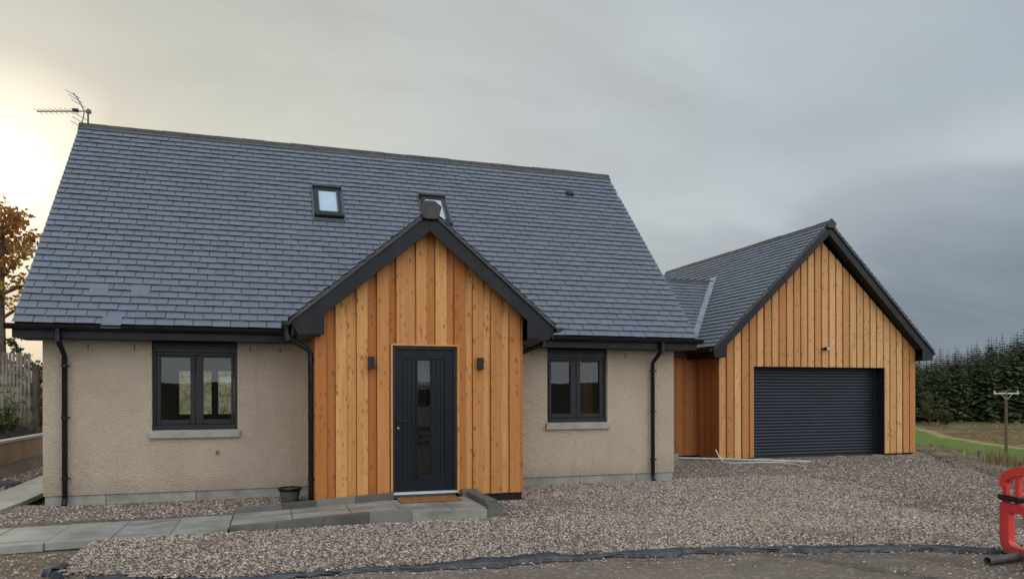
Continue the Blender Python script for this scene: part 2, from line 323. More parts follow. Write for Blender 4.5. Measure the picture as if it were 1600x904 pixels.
def leaf_mat(name, stops, rough=.6, trans=.25):
    m = bpy.data.materials.new(name); m.use_nodes = True; t = NT(m.node_tree); b = m.node_tree.nodes['Principled BSDF']
    P = t.n('ShaderNodeTexCoord').outputs['Object']
    rnd_ = t.n('ShaderNodeObjectInfo').outputs['Random']
    c = t.ramp(t.m('ADD', t.m('ADD', tone(t), t.m('MULTIPLY', t.m('SUBTRACT', rnd_, .5), .30)), t.m('MULTIPLY', t.m('SUBTRACT', t.noise(P, .8, 3), .5), .5)), stops)
    t.set(b.inputs['Base Color'], c); b.inputs['Roughness'].default_value = rough; b.inputs['Specular IOR Level'].default_value = .25
    tl = t.n('ShaderNodeBsdfTranslucent', {'Color': c}).outputs[0]
    out = [n for n in t.t.nodes if n.type == 'OUTPUT_MATERIAL'][0]
    t.set(out.inputs[0], t.n('ShaderNodeMixShader', {0: trans, 1: b.outputs[0], 2: tl}).outputs[0])
    return m
M['autumn'] = leaf_mat('autumn_leaf', [(0, (.12, .14, .03)), (.25, (.46, .31, .05)), (.45, (.26, .19, .045)), (.6, (.40, .17, .04)), (.85, (.34, .12, .035)), (1, (.16, .08, .04))], trans=.4)
M['conifer'] = leaf_mat('conifer_needle', [(0, (.015, .021, .010)), (.5, (.037, .050, .022)), (.85, (.068, .085, .038)), (1, (.10, .115, .05))], trans=.1)
M['olive'] = leaf_mat('olive_leaf', [(0, (.03, .045, .012)), (.6, (.075, .09, .03)), (1, (.13, .12, .05))])
M['green'] = leaf_mat('garden_leaf', [(0, (.03, .06, .012)), (.5, (.08, .12, .03)), (1, (.17, .19, .05))])
M['yellowleaf'] = leaf_mat('yellow_leaf', [(0, (.08, .09, .01)), (.5, (.22, .20, .03)), (1, (.33, .28, .06))])
M['drygrass'] = leaf_mat('dry_grass', [(0, (.10, .085, .035)), (.5, (.24, .19, .09)), (1, (.38, .31, .17))])
M['van'] = mat('white_van_paint', (.75, .76, .77), .25, fn=vary((.75, .76, .77), .03, 2))

# ------------------------------------------------------------------ ground
SN, CS = math.sin(YAW), math.cos(YAW)
def sm(a, b, x):
    t = np.clip((np.asarray(x, float)-a)/(b-a), 0, 1); return t*t*(3-2*t)
_ph = RNG.uniform(0, 6.28, (14, 2)); _fr = RNG.normal(0, 1, (14, 2))
def wav(x, y, s):
    z = 0
    for i in range(14): z = z+np.sin(_fr[i, 0]*x/s+_fr[i, 1]*y/s+_ph[i, 0])
    return z/14
def edge_e(x, y): return (x-16.5)*.813-(y-15.6)*.583
def ground_z(x, y):
    x = np.asarray(x, float); y = np.asarray(y, float)
    d = x*SN+y*CS; r = x*CS-y*SN; e = edge_e(x, y)
    z = -.045+.012*wav(x, y, .6)
    val = np.interp(d, [20, 23, 28, 38, 50, 80, 110, 135, 170, 200, 300, 700], [0, 0, -1.2, -2.7, -4.2, -6.0, -6.2, -5.9, -3.6, -2, 4, 25])+.12*wav(x, y, 3.)
    val = np.minimum(val, -.27*np.clip(e-.9, 0, 9)); m = sm(.8, 2.6, e)*sm(10, 13, d)
    rim = .035*sm(.1, .7, e)*(1-sm(1.2, 2.6, e))*sm(8, 12, d)*(1+1.8*wav(x, y, .4))
    z = z*(1-m)+val*m+rim
    # planted bank on the left, held by the low wall
    bk = (1-sm(-5.45, -5.32, x))*sm(6, 9, y)
    z = z+bk*(.72+.36*(1-sm(-6.5, -5.4, x))+1.5*sm(21.3, 27, y)+.03*wav(x, y, .5))
    # grassy bank behind the house
    bb = sm(20.8, 26, y)*(1-sm(9, 12, x))*(1-bk)
    z = z+bb*(2.9+.3*wav(x, y, 2.))
    # land behind the photographer
    z = z+3.*sm(-14, -60, y)*(1-m)
    return z
def axis(lo, hi, step, far, gfac=1.22):
    a = list(np.arange(lo, hi+1e-6, step)); s = step
    while a[-1] < far: s *= gfac; a.append(a[-1]+s)
    s = step
    while a[0] > -far: s *= gfac; a.insert(0, a[0]-s)
    return np.array(a)
xs = axis(-9, 34, .3, 700); ys = axis(3, 33, .3, 700)
X, Y = np.meshgrid(xs, ys); Z = ground_z(X, Y); ny, nx = X.shape
def grid_obj(name, X, Y, Z, m, smooth=True):
    ny, nx = X.shape; b = MB(); b.v = list(zip(X.ravel().tolist(), Y.ravel().tolist(), Z.ravel().tolist()))
    i = (np.arange(ny-1)[:, None]*nx+np.arange(nx-1)[None]).ravel()
    b.f = np.stack([i, i+1, i+nx+1, i+nx], 1).tolist(); b.t = [.5]*len(b.f); b.smooth = [smooth]*len(b.f)
    return b.build(name, m, recalc=False)
def ground_fn(t, b, P):
    d = t.vm('DOT_PRODUCT', P, (SN, CS, 0)); r = t.vm('DOT_PRODUCT', P, (CS, -SN, 0)); sz = t.n('ShaderNodeSeparateXYZ', {0: P}).outputs
    n1 = t.noise(P, .09, 5, .6); n2 = t.noise(P, .5, 6, .7); n3 = t.noise(P, 7., 6, .7); n4 = t.noise(P, 28, 4, .7)
    dirt = t.mix(t.maprange(n2, .35, .65), (.20, .15, .105), (.30, .245, .18)); dirt = t.mix(t.m('MULTIPLY', t.maprange(n4, .45, .7), .55), dirt, (.06, .043, .032))
    dirt = t.mix(t.m('MULTIPLY', t.maprange(n3, .55, .75), .4), dirt, (.33, .28, .22))
    st = t.noise(t.n('ShaderNodeMapping', {'Vector': t.n('ShaderNodeCombineXYZ', {0: d, 1: t.m('MULTIPLY', r, .22), 2: 0.}).outputs[0]}).outputs[0], .16, 5, .65)
    moor = t.ramp(st, [(.34, (.085, .06, .03)), (.46, (.15, .105, .05)), (.56, (.20, .15, .07)), (.66, (.30, .24, .12))])
    moor = t.mix(t.m('MULTIPLY', t.maprange(n2, .4, .65), .5), moor, (.07, .055, .025))
    grn = t.mix(t.maprange(n2, .3, .7), (.088, .140, .026), (.13, .19, .038))
    bnd = t.m('SUBTRACT', t.m('SUBTRACT', r, 70.), t.m('MULTIPLY', t.m('SUBTRACT', d, 101.), .18))
    bnd = t.m('ADD', bnd, t.m('MULTIPLY', t.m('SUBTRACT', n1, .5), 9.))
    far = t.mix(t.maprange(bnd, -1., 1.), grn, moor)
    pale = t.m('MULTIPLY', t.maprange(bnd, -.5, 1.), t.maprange(bnd, 3.5, 1.5))
    far = t.mix(t.m('MULTIPLY', pale, .7), far, (.36, .30, .14))
    far = t.mix(t.maprange(d, 38., 58., 1., 0.), far, t.mix(t.maprange(n2, .35, .65), (.10, .105, .035), (.22, .18, .085)))
    far = t.mix(t.maprange(d, 146., 158.), far, t.mix(n2, (.05, .06, .02), (.11, .11, .04)))
    c = t.mix(t.maprange(t.m('ADD', d, t.m('MULTIPLY', n2, 4.)), 22., 27.), dirt, far)
    bank = t.m('MULTIPLY', t.maprange(sz[1], 20.5, 22.), t.maprange(sz[0], 9., 12., 1., 0.))
    c = t.mix(bank, c, t.mix(t.maprange(n3, .35, .65), (.24, .20, .11), (.46, .39, .25)))
    bed = t.m('MULTIPLY', t.maprange(sz[0], -5.2, -5.4), t.maprange(sz[1], 21., 22., 1., 0.))
    c = t.mix(bed, c, t.mix(t.maprange(n3, .35, .7), (.05, .034, .026), (.095, .067, .05)))
    behind = t.maprange(sz[1], -3., -8.)
    c = t.mix(behind, c, t.mix(n2, (.05, .06, .025), (.12, .10, .05)))
    t.set(b.inputs['Base Color'], c); bump(t, b, t.m('ADD', n3, n4), .8, .06)
tag(grid_obj('ground', X, Y, Z, mat('ground', (.15, .12, .08), .95, .2, fn=ground_fn)), kind='structure')

FX = [-4.6, -1.95, -1.88, -1.8, -.99, -.155, .4, 1.82, 2.64, 3.61, 5.24, 6.32, 7.2, 8, 9.5, 9.7]
FY = [10.2, 10.2, 8.1, 7.5, 7.17, 6.98, 7.0, 6.94, 6.90, 6.86, 6.51, 6.22, 5.75, 5.4, 5.0, 5.9]
def front(x):
    x = np.asarray(x, float)
    f = np.interp(x, FX, FY)+.03*np.sin(x*3.1)+.022*np.sin(x*7.7+1)+.012*np.sin(x*17.3)+.008*np.sin(x*29+2)
    ln = 15.6+(x-16.5)*1.3945+.15*np.sin(x*2.3)
    return np.where(x > 9.3, np.maximum(f, ln), f)
def grav_z(x, y): return -.055*sm(9.10, 9.2, y)*(1-sm(10.22, 10.36, y))*(1-sm(2.5, 2.8, x))+np.interp(y, [5, 6.9, 9.3, 11.5, 15], [.015, .02, .055, .075, .07])+.010*wav(np.asarray(x), np.asarray(y), .35)+.012*wav(np.asarray(x), np.asarray(y), 1.3)
gx = np.unique(np.concatenate([np.linspace(-4.6, 17, 260), np.linspace(-2.0, -1.7, 16)]))
gt = np.linspace(0, 1, 90)**1.25
GX = np.repeat(gx[None], len(gt), 0); F = front(gx); B = np.interp(gx, [-4.6, -3.2, 6.9, 6.96, 17], [12.9, 12.1, 12.1, 16.1, 16.1])
GY = F[None]+(B-F)[None]*gt[:, None]; GZ = grav_z(GX, GY)
lip = np.clip((GY-F[None])/.12, 0, 1); GZ = GZ*lip-.04*(1-lip)
tag(grid_obj('gravel_drive', GX, GY, GZ, M['gravel']), kind='structure')
# road in front of the drive
rx = np.linspace(-1.2, 14, 90); rt = np.linspace(0, 1, 40)
RX = np.repeat(rx[None], 40, 0); RF = np.minimum(front(rx)+.12, np.where(rx > 8.5, 5.6, 99)); RY = -6+(RF+6)[None]*rt[:, None]**.8
RX = RX-np.where(RX < 0, .10*(7.-RY)*0, 0)
tag(grid_obj('road', RX, RY, ground_z(RX, RY)*0-.026+.010*wav(RX, RY, .5), M['road']), kind='structure')

# loose stones lying on the bed: countless, one object
def scatter(name, pts, size, m, sink=.3, tonefn=None):
    n = len(pts); pts = np.asarray(pts)
    dirs = np.array([[1, 0, 0], [-.5, .87, 0], [-.5, -.87, 0], [.3, .5, .8], [-.6, 0, .75], [.35, -.5, .78], [0, 0, -.6]])
    tris = np.array([[0, 3, 5], [0, 1, 3], [1, 4, 3], [1, 2, 4], [2, 5, 4], [2, 0, 5], [3, 4, 5]])
    sc = RNG.uniform(size[0], size[1], (n, 1))*RNG.uniform(.65, 1.3, (n, 3))*np.array([1, 1, .62])
    v = dirs[None]*(1+RNG.uniform(-.28, .28, (n, 7, 3)))*sc[:, None]
    a = RNG.uniform(0, 6.283, n); ca, sa = np.cos(a), np.sin(a); tl = RNG.normal(0, .35, n)
    vx = v[..., 0]*ca[:, None]-v[..., 1]*sa[:, None]; vy = v[..., 0]*sa[:, None]+v[..., 1]*ca[:, None]; vz = v[..., 2]+vx*np.sin(tl)[:, None]
    V = np.stack([vx, vy, vz], -1)+pts[:, None]; V = V.reshape(-1, 3)
    Fc = (tris[None]+(np.arange(n)*7)[:, None, None]).reshape(-1, 3)
    me = bpy.data.meshes.new(name); me.vertices.add(len(V)); me.vertices.foreach_set('co', V.ravel())
    me.loops.add(Fc.size); me.loops.foreach_set('vertex_index', Fc.ravel()); me.polygons.add(len(Fc))
    me.polygons.foreach_set('loop_start', np.arange(len(Fc))*3); me.update(calc_edges=True)
    tn = np.repeat(RNG.beta(1.25, 1.35, n), 7); at = me.attributes.new('tone', 'FLOAT', 'FACE'); at.data.foreach_set('value', tn)
    me.polygons.foreach_set('use_smooth', np.zeros(len(Fc), bool))
    me.materials.append(m); o = bpy.data.objects.new(name, me); COL.objects.link(o); return tag(o, kind='stuff')
def blocked(x, y):
    return ((y > 9.15) & (y < 10.45) & (x < 2.9)) | ((x > .5) & (x < 3.62) & (y > 10.4)) | ((y > 11.85) & (x > -3.1) & (x < 6.97)) | ((y > 14.85) & (x > 9.9) & (x < 15.85)) | (y > 15.85)
P_ = []
for (x0, x1, y0, y1, n) in [(-2.1, 8.5, 5.4, 9.2, 62000), (-4.4, 9.5, 9.2, 12, 32000), (3.6, 13.5, 7, 12, 30000), (6.9, 16.5, 12, 16, 15000)]:
    x = RNG.uniform(x0, x1, n); y = RNG.uniform(y0, y1, n); F = front(x)
    k = (y > F-.005+RNG.exponential(.03, n)) & ~blocked(x, y)
    x, y = x[k], y[k]; P_.append(np.stack([x, y, grav_z(x, y)+.003], 1))
scatter('gravel_stones', np.concatenate(P_), (.009, .022), M['stone'])
x = np.concatenate([RNG.uniform(-2.8, 8, 900), RNG.uniform(5.5, 7.6, 500), RNG.uniform(-3.4, -1.6, 700)])
y = np.concatenate([front(x[:900])-RNG.exponential(.16, 900)-.03, RNG.uniform(4.7, 5.6, 500), RNG.uniform(7.3, 8.9, 700)])
k = (y < front(x)-.02) & (y < 9.0)
x, y = x[k], y[k]
scatter('loose_stones', np.stack([x, y, np.full(len(x), -.022)], 1), (.007, .019), M['stone'])
x = RNG.uniform(10.5, 19.5, 9000); y = RNG.uniform(6.5, 17.5, 9000); e = edge_e(x, y); k = (e > -.02+RNG.exponential(.06, 9000)) & (e < .35+RNG.exponential(.45, 9000)) & (y < 17); x, y = x[k], y[k]
scatter('dirt_clods', np.stack([x, y, ground_z(x, y)+.005], 1), (.010, .045), M['dirt'])
# rubble strip between low wall and concrete pad
x = RNG.uniform(-5.2, -4.45, 1500); y = RNG.uniform(11, 22, 1500); scatter('rubble', np.stack([x, y, ground_z(x, y)+.01], 1), (.012, .05), M['stone'])

# ------------------------------------------------------------------ house
YW, XL, XR = 11.878, -3.087, 6.95
EY, EZ, RY_, RZ = 11.479, 2.615, 15.184, 6.555; TM = (RZ-EZ)/(RY_-EY)
house = thing('house', (2, 14, 0), 'beige roughcast house with grey slate roof and larch clad entrance porch', 'house')
def wall_xz(x0, x1, z0, z1, holes, y0, y1, mb):
    gxs = sorted({x0, x1, *[h[0] for h in holes], *[h[1] for h in holes]}); gzs = sorted({z0, z1, *[h[2] for h in holes], *[h[3] for h in holes]})
    for a, b in zip(gxs, gxs[1:]):
        for c, d in zip(gzs, gzs[1:]):
            if any(h[0] <= a and b <= h[1] and h[2] <= c and d <= h[3] for h in holes): continue
            for y in (y0, y1): mb.add([(a, y, c), (b, y, c), (b, y, d), (a, y, d)], [(0, 1, 2, 3)])
    for (a, b, c, d) in holes+[(x0, x1, z0, z1)]:
        mb.add([(a, y0, c), (a, y1, c), (a, y1, d), (a, y0, d)], [(0, 1, 2, 3)]); mb.add([(b, y0, c), (b, y1, c), (b, y1, d), (b, y0, d)], [(0, 1, 2, 3)])
        mb.add([(a, y0, c), (b, y0, c), (b, y1, c), (a, y1, c)], [(0, 1, 2, 3)]); mb.add([(a, y0, d), (b, y0, d), (b, y1, d), (a, y1, d)], [(0, 1, 2, 3)])
WL = (-1.695, -.52, 1.125, 2.435); WR = (4.486, 5.622, 1.150, 2.435)
BACKW = (-2.13, -.30, 1.10, 2.27)
YB = 18.49
mb = MB(); wall_xz(XL, XR, .222, 2.62, [WL, WR], YW, YW+.30, mb)
wall_xz(XL, XR, .222, 2.62, [BACKW], YB-.3, YB, mb)
gab = [(YW+.3, .222), (YB-.3, .222), (YB-.3, 2.62), (RY_, 2.62+(RY_-YW-.3)*TM*.97), (YW+.3, 2.62)]
mb.yz(gab, XL, XL+.3); mb.yz(gab, XR-.3, XR)
mb.build('wall', M['render'], house, recalc=False)
mb = MB()
for a, b in [(XL+.015, -2.3), (-2.3, -1.1), (-1.1, .1), (.1, 1.3), (1.3, 2.6), (2.6, 3.9), (3.9, 5.1), (5.1, 6.2), (6.2, XR-.015)]:
    mb.box(a+.004, b-.004, YW+.02, YW+.3, -.06, .221)
mb.box(XL+.02, XL+.3, YW+.302, YB, -.06, .22); mb.box(XR-.3, XR-.02, YW+.302, YB, -.06, .22); mb.build('plinth', M['plinth'], house, bevel=.004)
# rooms behind the glass
mb = MB(); f = mb.box
f(XL+.31, XR-.31, YW+.31, YB-.31, .12, .22)
mb.build('floor', M['innerfloor'], house)
mb = MB(); f = mb.box
f(XL+.3, XR-.3, YW+.3, YB-.3, 2.46, 2.56)
f(1.2, 1.3, YW+.31, YB-.31, .22, 2.46); f(3.75, 3.85, YW+.31, YB-.31, .22, 2.46); f(3.86, XR-.31, 15.6, 15.7, .22, 2.46)
mb.build('room_lining', M['inner'], house)
def quad(p): return MB().add(p, [(0, 1, 2, 3)])
def window(hole, glasses, y, label=None):
    x0, x1, z0, z1 = hole
    w_ = MB(); Yf = y+.085; hd = z1-.155
    w_.box(x0+.002, x1-.002, Yf-.02, Yf+.06, hd, z1-.002)            # dark head board
    for zz in (hd+.05, hd+.10): w_.box(x0+.004, x1-.004, Yf-.028, Yf-.019, zz, zz+.035)
    w_.box(x0+.002, x0+.05, Yf, Yf+.07, z0+.075, hd-.002); w_.box(x1-.05, x1-.002, Yf, Yf+.07, z0+.075, hd-.002)
    w_.box(x0+.052, x1-.052, Yf, Yf+.07, hd-.045, hd-.002); w_.box(x0+.002, x1-.002, Yf-.03, Yf+.07, z0+.002, z0+.073)
    fr = w_.build('window', M['upvc'], house, bevel=.006, label=label)
    n = len(glasses); gap = (x1-x0-.104)/n
    for i, (g0, g1, c0, c1) in enumerate(glasses):
        a = x0+.054+i*gap; b = a+gap-.006
        s_ = MB(); z_lo, z_hi = z0+.078, hd-.048
        s_.box(a, g0, Yf-.015, Yf+.05, z_lo, z_hi); s_.box(g1, b, Yf-.015, Yf+.05, z_lo, z_hi)
        s_.box(g0+.001, g1-.001, Yf-.015, Yf+.05, z_lo, c0); s_.box(g0+.001, g1-.001, Yf-.015, Yf+.05, c1, z_hi)
        sash = s_.build('sash', M['upvc'], fr, bevel=.006)
        quad([(g0-.004, Yf+.02, c0-.004), (g1+.004, Yf+.02, c0-.004), (g1+.004, Yf+.02, c1+.004), (g0-.004, Yf+.02, c1+.004)]).build('pane', M['glass'], fr, recalc=False)
    MB().box(x0-.035, x1+.035, y-.055, y+.30, z0-.115, z0-.008).build('sill', M['sill'], fr, bevel=.006)
    return fr
window(WL, [(-1.585, -1.182, 1.27, 2.205), (-1.005, -.612, 1.27, 2.205)], YW)
window(WR, [(4.585, 4.945, 1.30, 2.205), (5.135, 5.50, 1.30, 2.205)], YW)
# rear glazing seen through the left room
mb = MB(); x0, x1, z0, z1 = BACKW
mb.box(x0, x0+.08, YB-.2, YB-.1, z0, z1); mb.box(x1-.08, x1, YB-.2, YB-.1, z0, z1); mb.box(x0+.08, x1-.08, YB-.2, YB-.1, z1-.08, z1); mb.box(x0+.08, x1-.08, YB-.2, YB-.1, z0, z0+.1)
mb.box(-1.36, -1.22, YB-.2, YB-.1, z0+.1, z1-.08)
rw = mb.build('rear_window', M['upvc'], house); quad([(x0+.08, YB-.15, z0+.1), (x1-.08, YB-.15, z0+.1), (x1-.08, YB-.15, z1-.08), (x0+.08, YB-.15, z1-.08)]).build('pane', M['glass'], rw, recalc=False)
mb = MB()
cx = np.linspace(5.52, 5.22, 22)
for i in range(21):
    y0 = YW+.40+.035*math.sin(i*1.5); y1 = YW+.40+.035*math.sin((i+1)*1.5)
    mb.add([(cx[i], y0, .9), (cx[i+1], y1, .9), (cx[i+1], y1, 2.3), (cx[i], y0, 2.3)], [(0, 1, 2, 3)], smooth=True)
mb.build('curtain', M['curtain'], house)
for xx in (-2.52, -1.92, -.33, .1, 4.2, 5.97, 6.6):
    MB().box(xx-.006, xx+.006, YW-.004, YW+.01, 2.29, 2.37).build('weep_vent', M['gutter'], house)
MB().tube([(-.80, YW+.02, .80), (-.80, YW-.06, .80), (-.80, YW-.075, .76)], .018, 8).build('overflow_pipe', mat('brass_stub', (.12, .07, .03), .6, fn=vary((.12, .075, .035), .2, 20)), house)

# ---- slates
def slates(mb, o, u, v, L, H, w=.25, g=.15, top=.0, jit=1.):
    o, u, v = Vector(o), Vector(u).normalized(), Vector(v).normalized(); n = u.cross(v).normalized()
    if n.z < 0: n = -n
    rows = int(math.ceil((H-top)/g))
    for r in range(rows):
        x = -((r % 2)*w/2)-random.uniform(0, .012); rowj = random.uniform(-.003, .003)
        while x < L:
            a, b = max(x, 0)+.0042, min(x+w, L)-.0042; x += w+random.uniform(-.001, .002)
            if b-a < .02: continue
            s0 = r*g+rowj+random.gauss(0, .0022)*jit; s1 = min((r+1)*g+.05, H); l0 = .031+random.uniform(0, .006)*jit; l1 = .004
            k = random.gauss(0, .0018)*jit
            if random.random() < .012*jit: s0 -= random.uniform(.008, .02)
            q = [o+u*a+v*(s0+k)+n*l0, o+u*b+v*(s0-k)+n*l0, o+u*b+v*s1+n*l1, o+u*a+v*s1+n*l1]
            p = [z_-n*.006 for z_ in q]
            t_ = min(1, max(.14, random.gauss(.5, .075)))
            mb.add(q+p, [(0, 1, 2, 3), (4, 5, 1, 0), (4, 0, 3, 7), (5, 6, 2, 1)], t_)
SL = Vector((0, RY_-EY, RZ-EZ)); HS = SL.length; SV = SL.normalized(); SNm = Vector((0, -SV.z, SV.y))
XVL, XVR = -3.345, 7.205
mb = MB()
slates(mb, (XVL, EY, EZ), (1, 0, 0), SV, XVR-XVL, HS)
# a few slates that slipped towards the gutter
for (xx, s_) in ((-2.27, -.085), (-2.52, .62), (-1.98, .63)):
    o = Vector((xx, EY, EZ))+SV*s_+SNm*.024; mb.obox(o, (.245, 0, 0), SV*.24, SNm*.008, .5)
th = .10; n_ = SNm
def slope_slab(mb, p0, p1, x0, x1, th, tone=0.):
    d = Vector((0, p1[0]-p0[0], p1[1]-p0[1])); n = Vector((0, -d.z, d.y)).normalized();
    if n.z < 0: n = -n
    mb.obox((x0, p0[0], p0[1]), (x1-x0, 0, 0), d, -n*th, tone)
slope_slab(mb, (EY+.03, EZ+.03), (RY_, RZ), XVL+.02, XVR-.02, .08)
slope_slab(mb, (2*RY_-EY, EZ), (RY_+.002, RZ), XVL+.02, XVR-.02, .08)
roof = mb.build('roof', M['slate'], house, recalc=False)
def ridge_tiles(p0, p1, tanp, wing, seg, parent, name='ridge_tile'):
    """one run of angular ridge tiles from p0 to p1"""
    p0, p1 = Vector(p0), Vector(p1); d = (p1-p0); L = d.length; d.normalize(); side = Vector((d.y, -d.x, 0)); n = int(L/seg); b_ = MB()
    for i in range(n):
        a, c = p0+d*(L*i/n), p0+d*(L*(i+1)/n-.006); j = random.uniform(-.006, .006)
        up = Vector((0, 0, .015+j)); dn = Vector((0, 0, -wing*tanp))
        poly = [a+up+Vector((0, 0, .035)), a+up+side*.035+Vector((0, 0, .02)), a+up+side*wing+dn, a+side*(wing-.005)+dn-Vector((0, 0, .03)), a+Vector((0, 0, -.03)), a-side*(wing-.005)+dn-Vector((0, 0, .03)), a+up-side*wing+dn, a+up-side*.035+Vector((0, 0, .02))]
        b_.extrude(poly, c-a, random.random())
    return b_.build(name, M['ridge'], parent, bevel=.005)
ridge_tiles((XVL-.01, RY_, RZ), (XVR+.02, RY_, RZ), TM*.9, .13, .45, roof, 'ridge')
def on_roof(x, y, off=0.): return Vector((x, y, EZ+(y-EY)*TM))+SNm*off
U = Vector((1, 0, 0))
def skylight(x0, x1, ya, yb):
    o = on_roof(x0, ya); h = (yb-ya)/SV.y; wd = x1-x0; fr = MB(); n = SNm
    b = lambda a, c, e, g_, z0, z1, m_: m_.obox(o+U*a+SV*e+n*z0, U*(c-a), SV*(g_-e), n*(z1-z0))
    b(0, .065, -.02, h, .0, .085, fr); b(wd-.065, wd, -.02, h, .0, .085, fr); b(.066, wd-.066, h-.10, h, .0, .085, fr); b(.066, wd-.066, -.02, .07, .0, .085, fr)
    s = fr.build('skylight', M['upvc'], house, bevel=.006)
    m2 = MB(); b(-.025, wd+.025, h-.02, h+.045, .01, .12, m2); m2.build('hood', M['ridge'], s, bevel=.008)
    m2 = MB(); b(-.02, wd+.03, -.085, -.024, .01, .10, m2); m2.build('cover_bar', M['barge'], s, bevel=.008)
    for p, q in ((-.05, -.004), (wd+.004, wd+.05)): m3 = MB(); b(p, q, -.09, h+.06, .034, .042, m3); m3.build('flashing', M['lead_d'], s)
    m3 = MB(); b(-.05, wd+.05, -.15, -.091, .034, .043, m3); m3.build('flashing', M['lead_d'], s)
    for p, q in ((.060, .075), (wd-.075, wd-.060)): m4 = MB(); b(p, q, .071, h-.101, .03, .095, m4); m4.build('sash', M['lead_d'], s)
    P = lambda a, e, z: o+U*a+SV*e+n*z
    quad([P(.05, .06, .072), P(wd-.05, .06, .072), P(wd-.05, h-.09, .072), P(.05, h-.09, .072)]).build('pane', M['glass'], s, recalc=False)
    m6 = MB(); b(.06, wd-.06, .06, h-.09, .052, .058, m6); m6.build('sheen_panel', M['sheen_panel'], s)  # panel added under the glass, coloured like the sky reflection
skylight(.715, 1.185, 13.55, 14.13); skylight(2.70, 3.17, 13.55, 14.13)
vt = MB(); o = on_roof(5.92, 14.50); vt.obox(o+SNm*.02, U*.16, SV*.12, SNm*.05); vt.build('roof_vent', M['gutter'], roof, bevel=.01)

# ---- eaves: fascia, soffit, gutters
ZS = 2.425
for a, b in ((XVL-.01, .30), (3.80, XVR+.01)):
    MB().box(a, b, EY+.04, EY+.062, ZS, EZ-.015).build('fascia', M['barge'], house, bevel=.003)
    MB().box(a+.002, b-.002, EY+.063, YW+.02, ZS+.006, ZS+.018).build('soffit', M['barge'], house)
for xa, xb in ((XVL-.01, XL-.002), (XR+.002, XVR+.01)): MB().box(xa+.004, xb, YW+.021, YW+.25, ZS, EZ+.02).build('eaves_box', M['barge'], house, bevel=.003)
def gutter(p0, p1, out, parent, r=.058, name='gutter'):
    """half-round gutter with back edge on the board; out points away from the wall"""
    p0, p1, out = Vector(p0), Vector(p1), Vector(out); b_ = MB(); N = 10; prof = []
    for i in range(N+1):
        a = math.pi*i/N; prof.append(out*(r-r*math.cos(a))+Vector((0, 0, -r*1.15*math.sin(a))))
    prof.append(prof[-1]+out*.012+Vector((0, 0, .008))); inner = [out*(r-(r-.005)*math.cos(math.pi*i/N))+Vector((0, 0, -(r-.005)*1.15*math.sin(math.pi*i/N))) for i in range(N, -1, -1)]
    b_.extrude([p0+q for q in prof+inner], p1-p0)
    d = (p1-p0).normalized(); L = (p1-p0).length
    for e_ in (0., L-.012): b_.extrude([p0+d*e_+q*1.03 for q in prof[:-1]], d*.012)
    for k in range(1, int(L/.9)+1):
        s = p0+d*(L*k/(int(L/.9)+1)); b_.extrude([s+q*1.05-Vector((0, 0, .002)) for q in prof[:-1]], d*.03)
    return b_.build(name, M['gutter'], parent, recalc=True)
gutter((-3.42, EY+.038, EZ-.012), (.20, EY+.038, EZ-.012), (0, -1, 0), house)
gutter((3.93, EY+.038, EZ-.012), (7.28, EY+.038, EZ-.012), (0, -1, 0), house)
def downpipe(pts, rr, brackets, parent, off):
    dp = MB().tube(pts, rr, 12).build('downpipe', M['gutter'], parent)
    mb = MB(); p = Vector(pts[-2])
    c = MB()
    for i in (1, 2): q = Vector(pts[i]); c.tube([q-Vector((0, 0, .04)), q+Vector((0, 0, .04))], rr+.006, 12)
    c.build('collar', M['gutter'], dp)
    for z in brackets:
        b_ = MB(); b_.tube([(p.x, p.y, z-.018), (p.x, p.y, z+.018)], rr+.007, 12); b_.obox((p.x-.045*(1 if off[0] == 0 else 0)-.03*abs(off[0]), p.y-.012, z-.009), (.115 if off[0] == 0 else .06, 0, 0), (0, .03, 0), (0, 0, .018))
        b_.obox((p.x-.01, p.y, z-.01), (.02+off[0]*.05, 0, 0), (0, .02+off[1]*.06, 0), (0, 0, .02)); b_.build('bracket', M['gutter'], dp)
    return dp
def pipe_pts(x, yg, yw, zt, zb): return [(x, yg, zt), (x, yg, zt-.10), (x, yg+.01, zt-.13), (x, yw-.02, zt-.33), (x, yw, zt-.37), (x, yw, zb+.10), (x, yw, zb+.08), (x, yw-.04, zb)]
downpipe(pipe_pts(-2.80, EY-.02, YW-.065, EZ-.07, .10), .036, (2.06, 1.33, .47), house, (0, 1))
downpipe(pipe_pts(6.485, EY-.02, YW-.065, EZ-.07, .09), .036, (2.06, 1.33, .47), house, (0, 1))

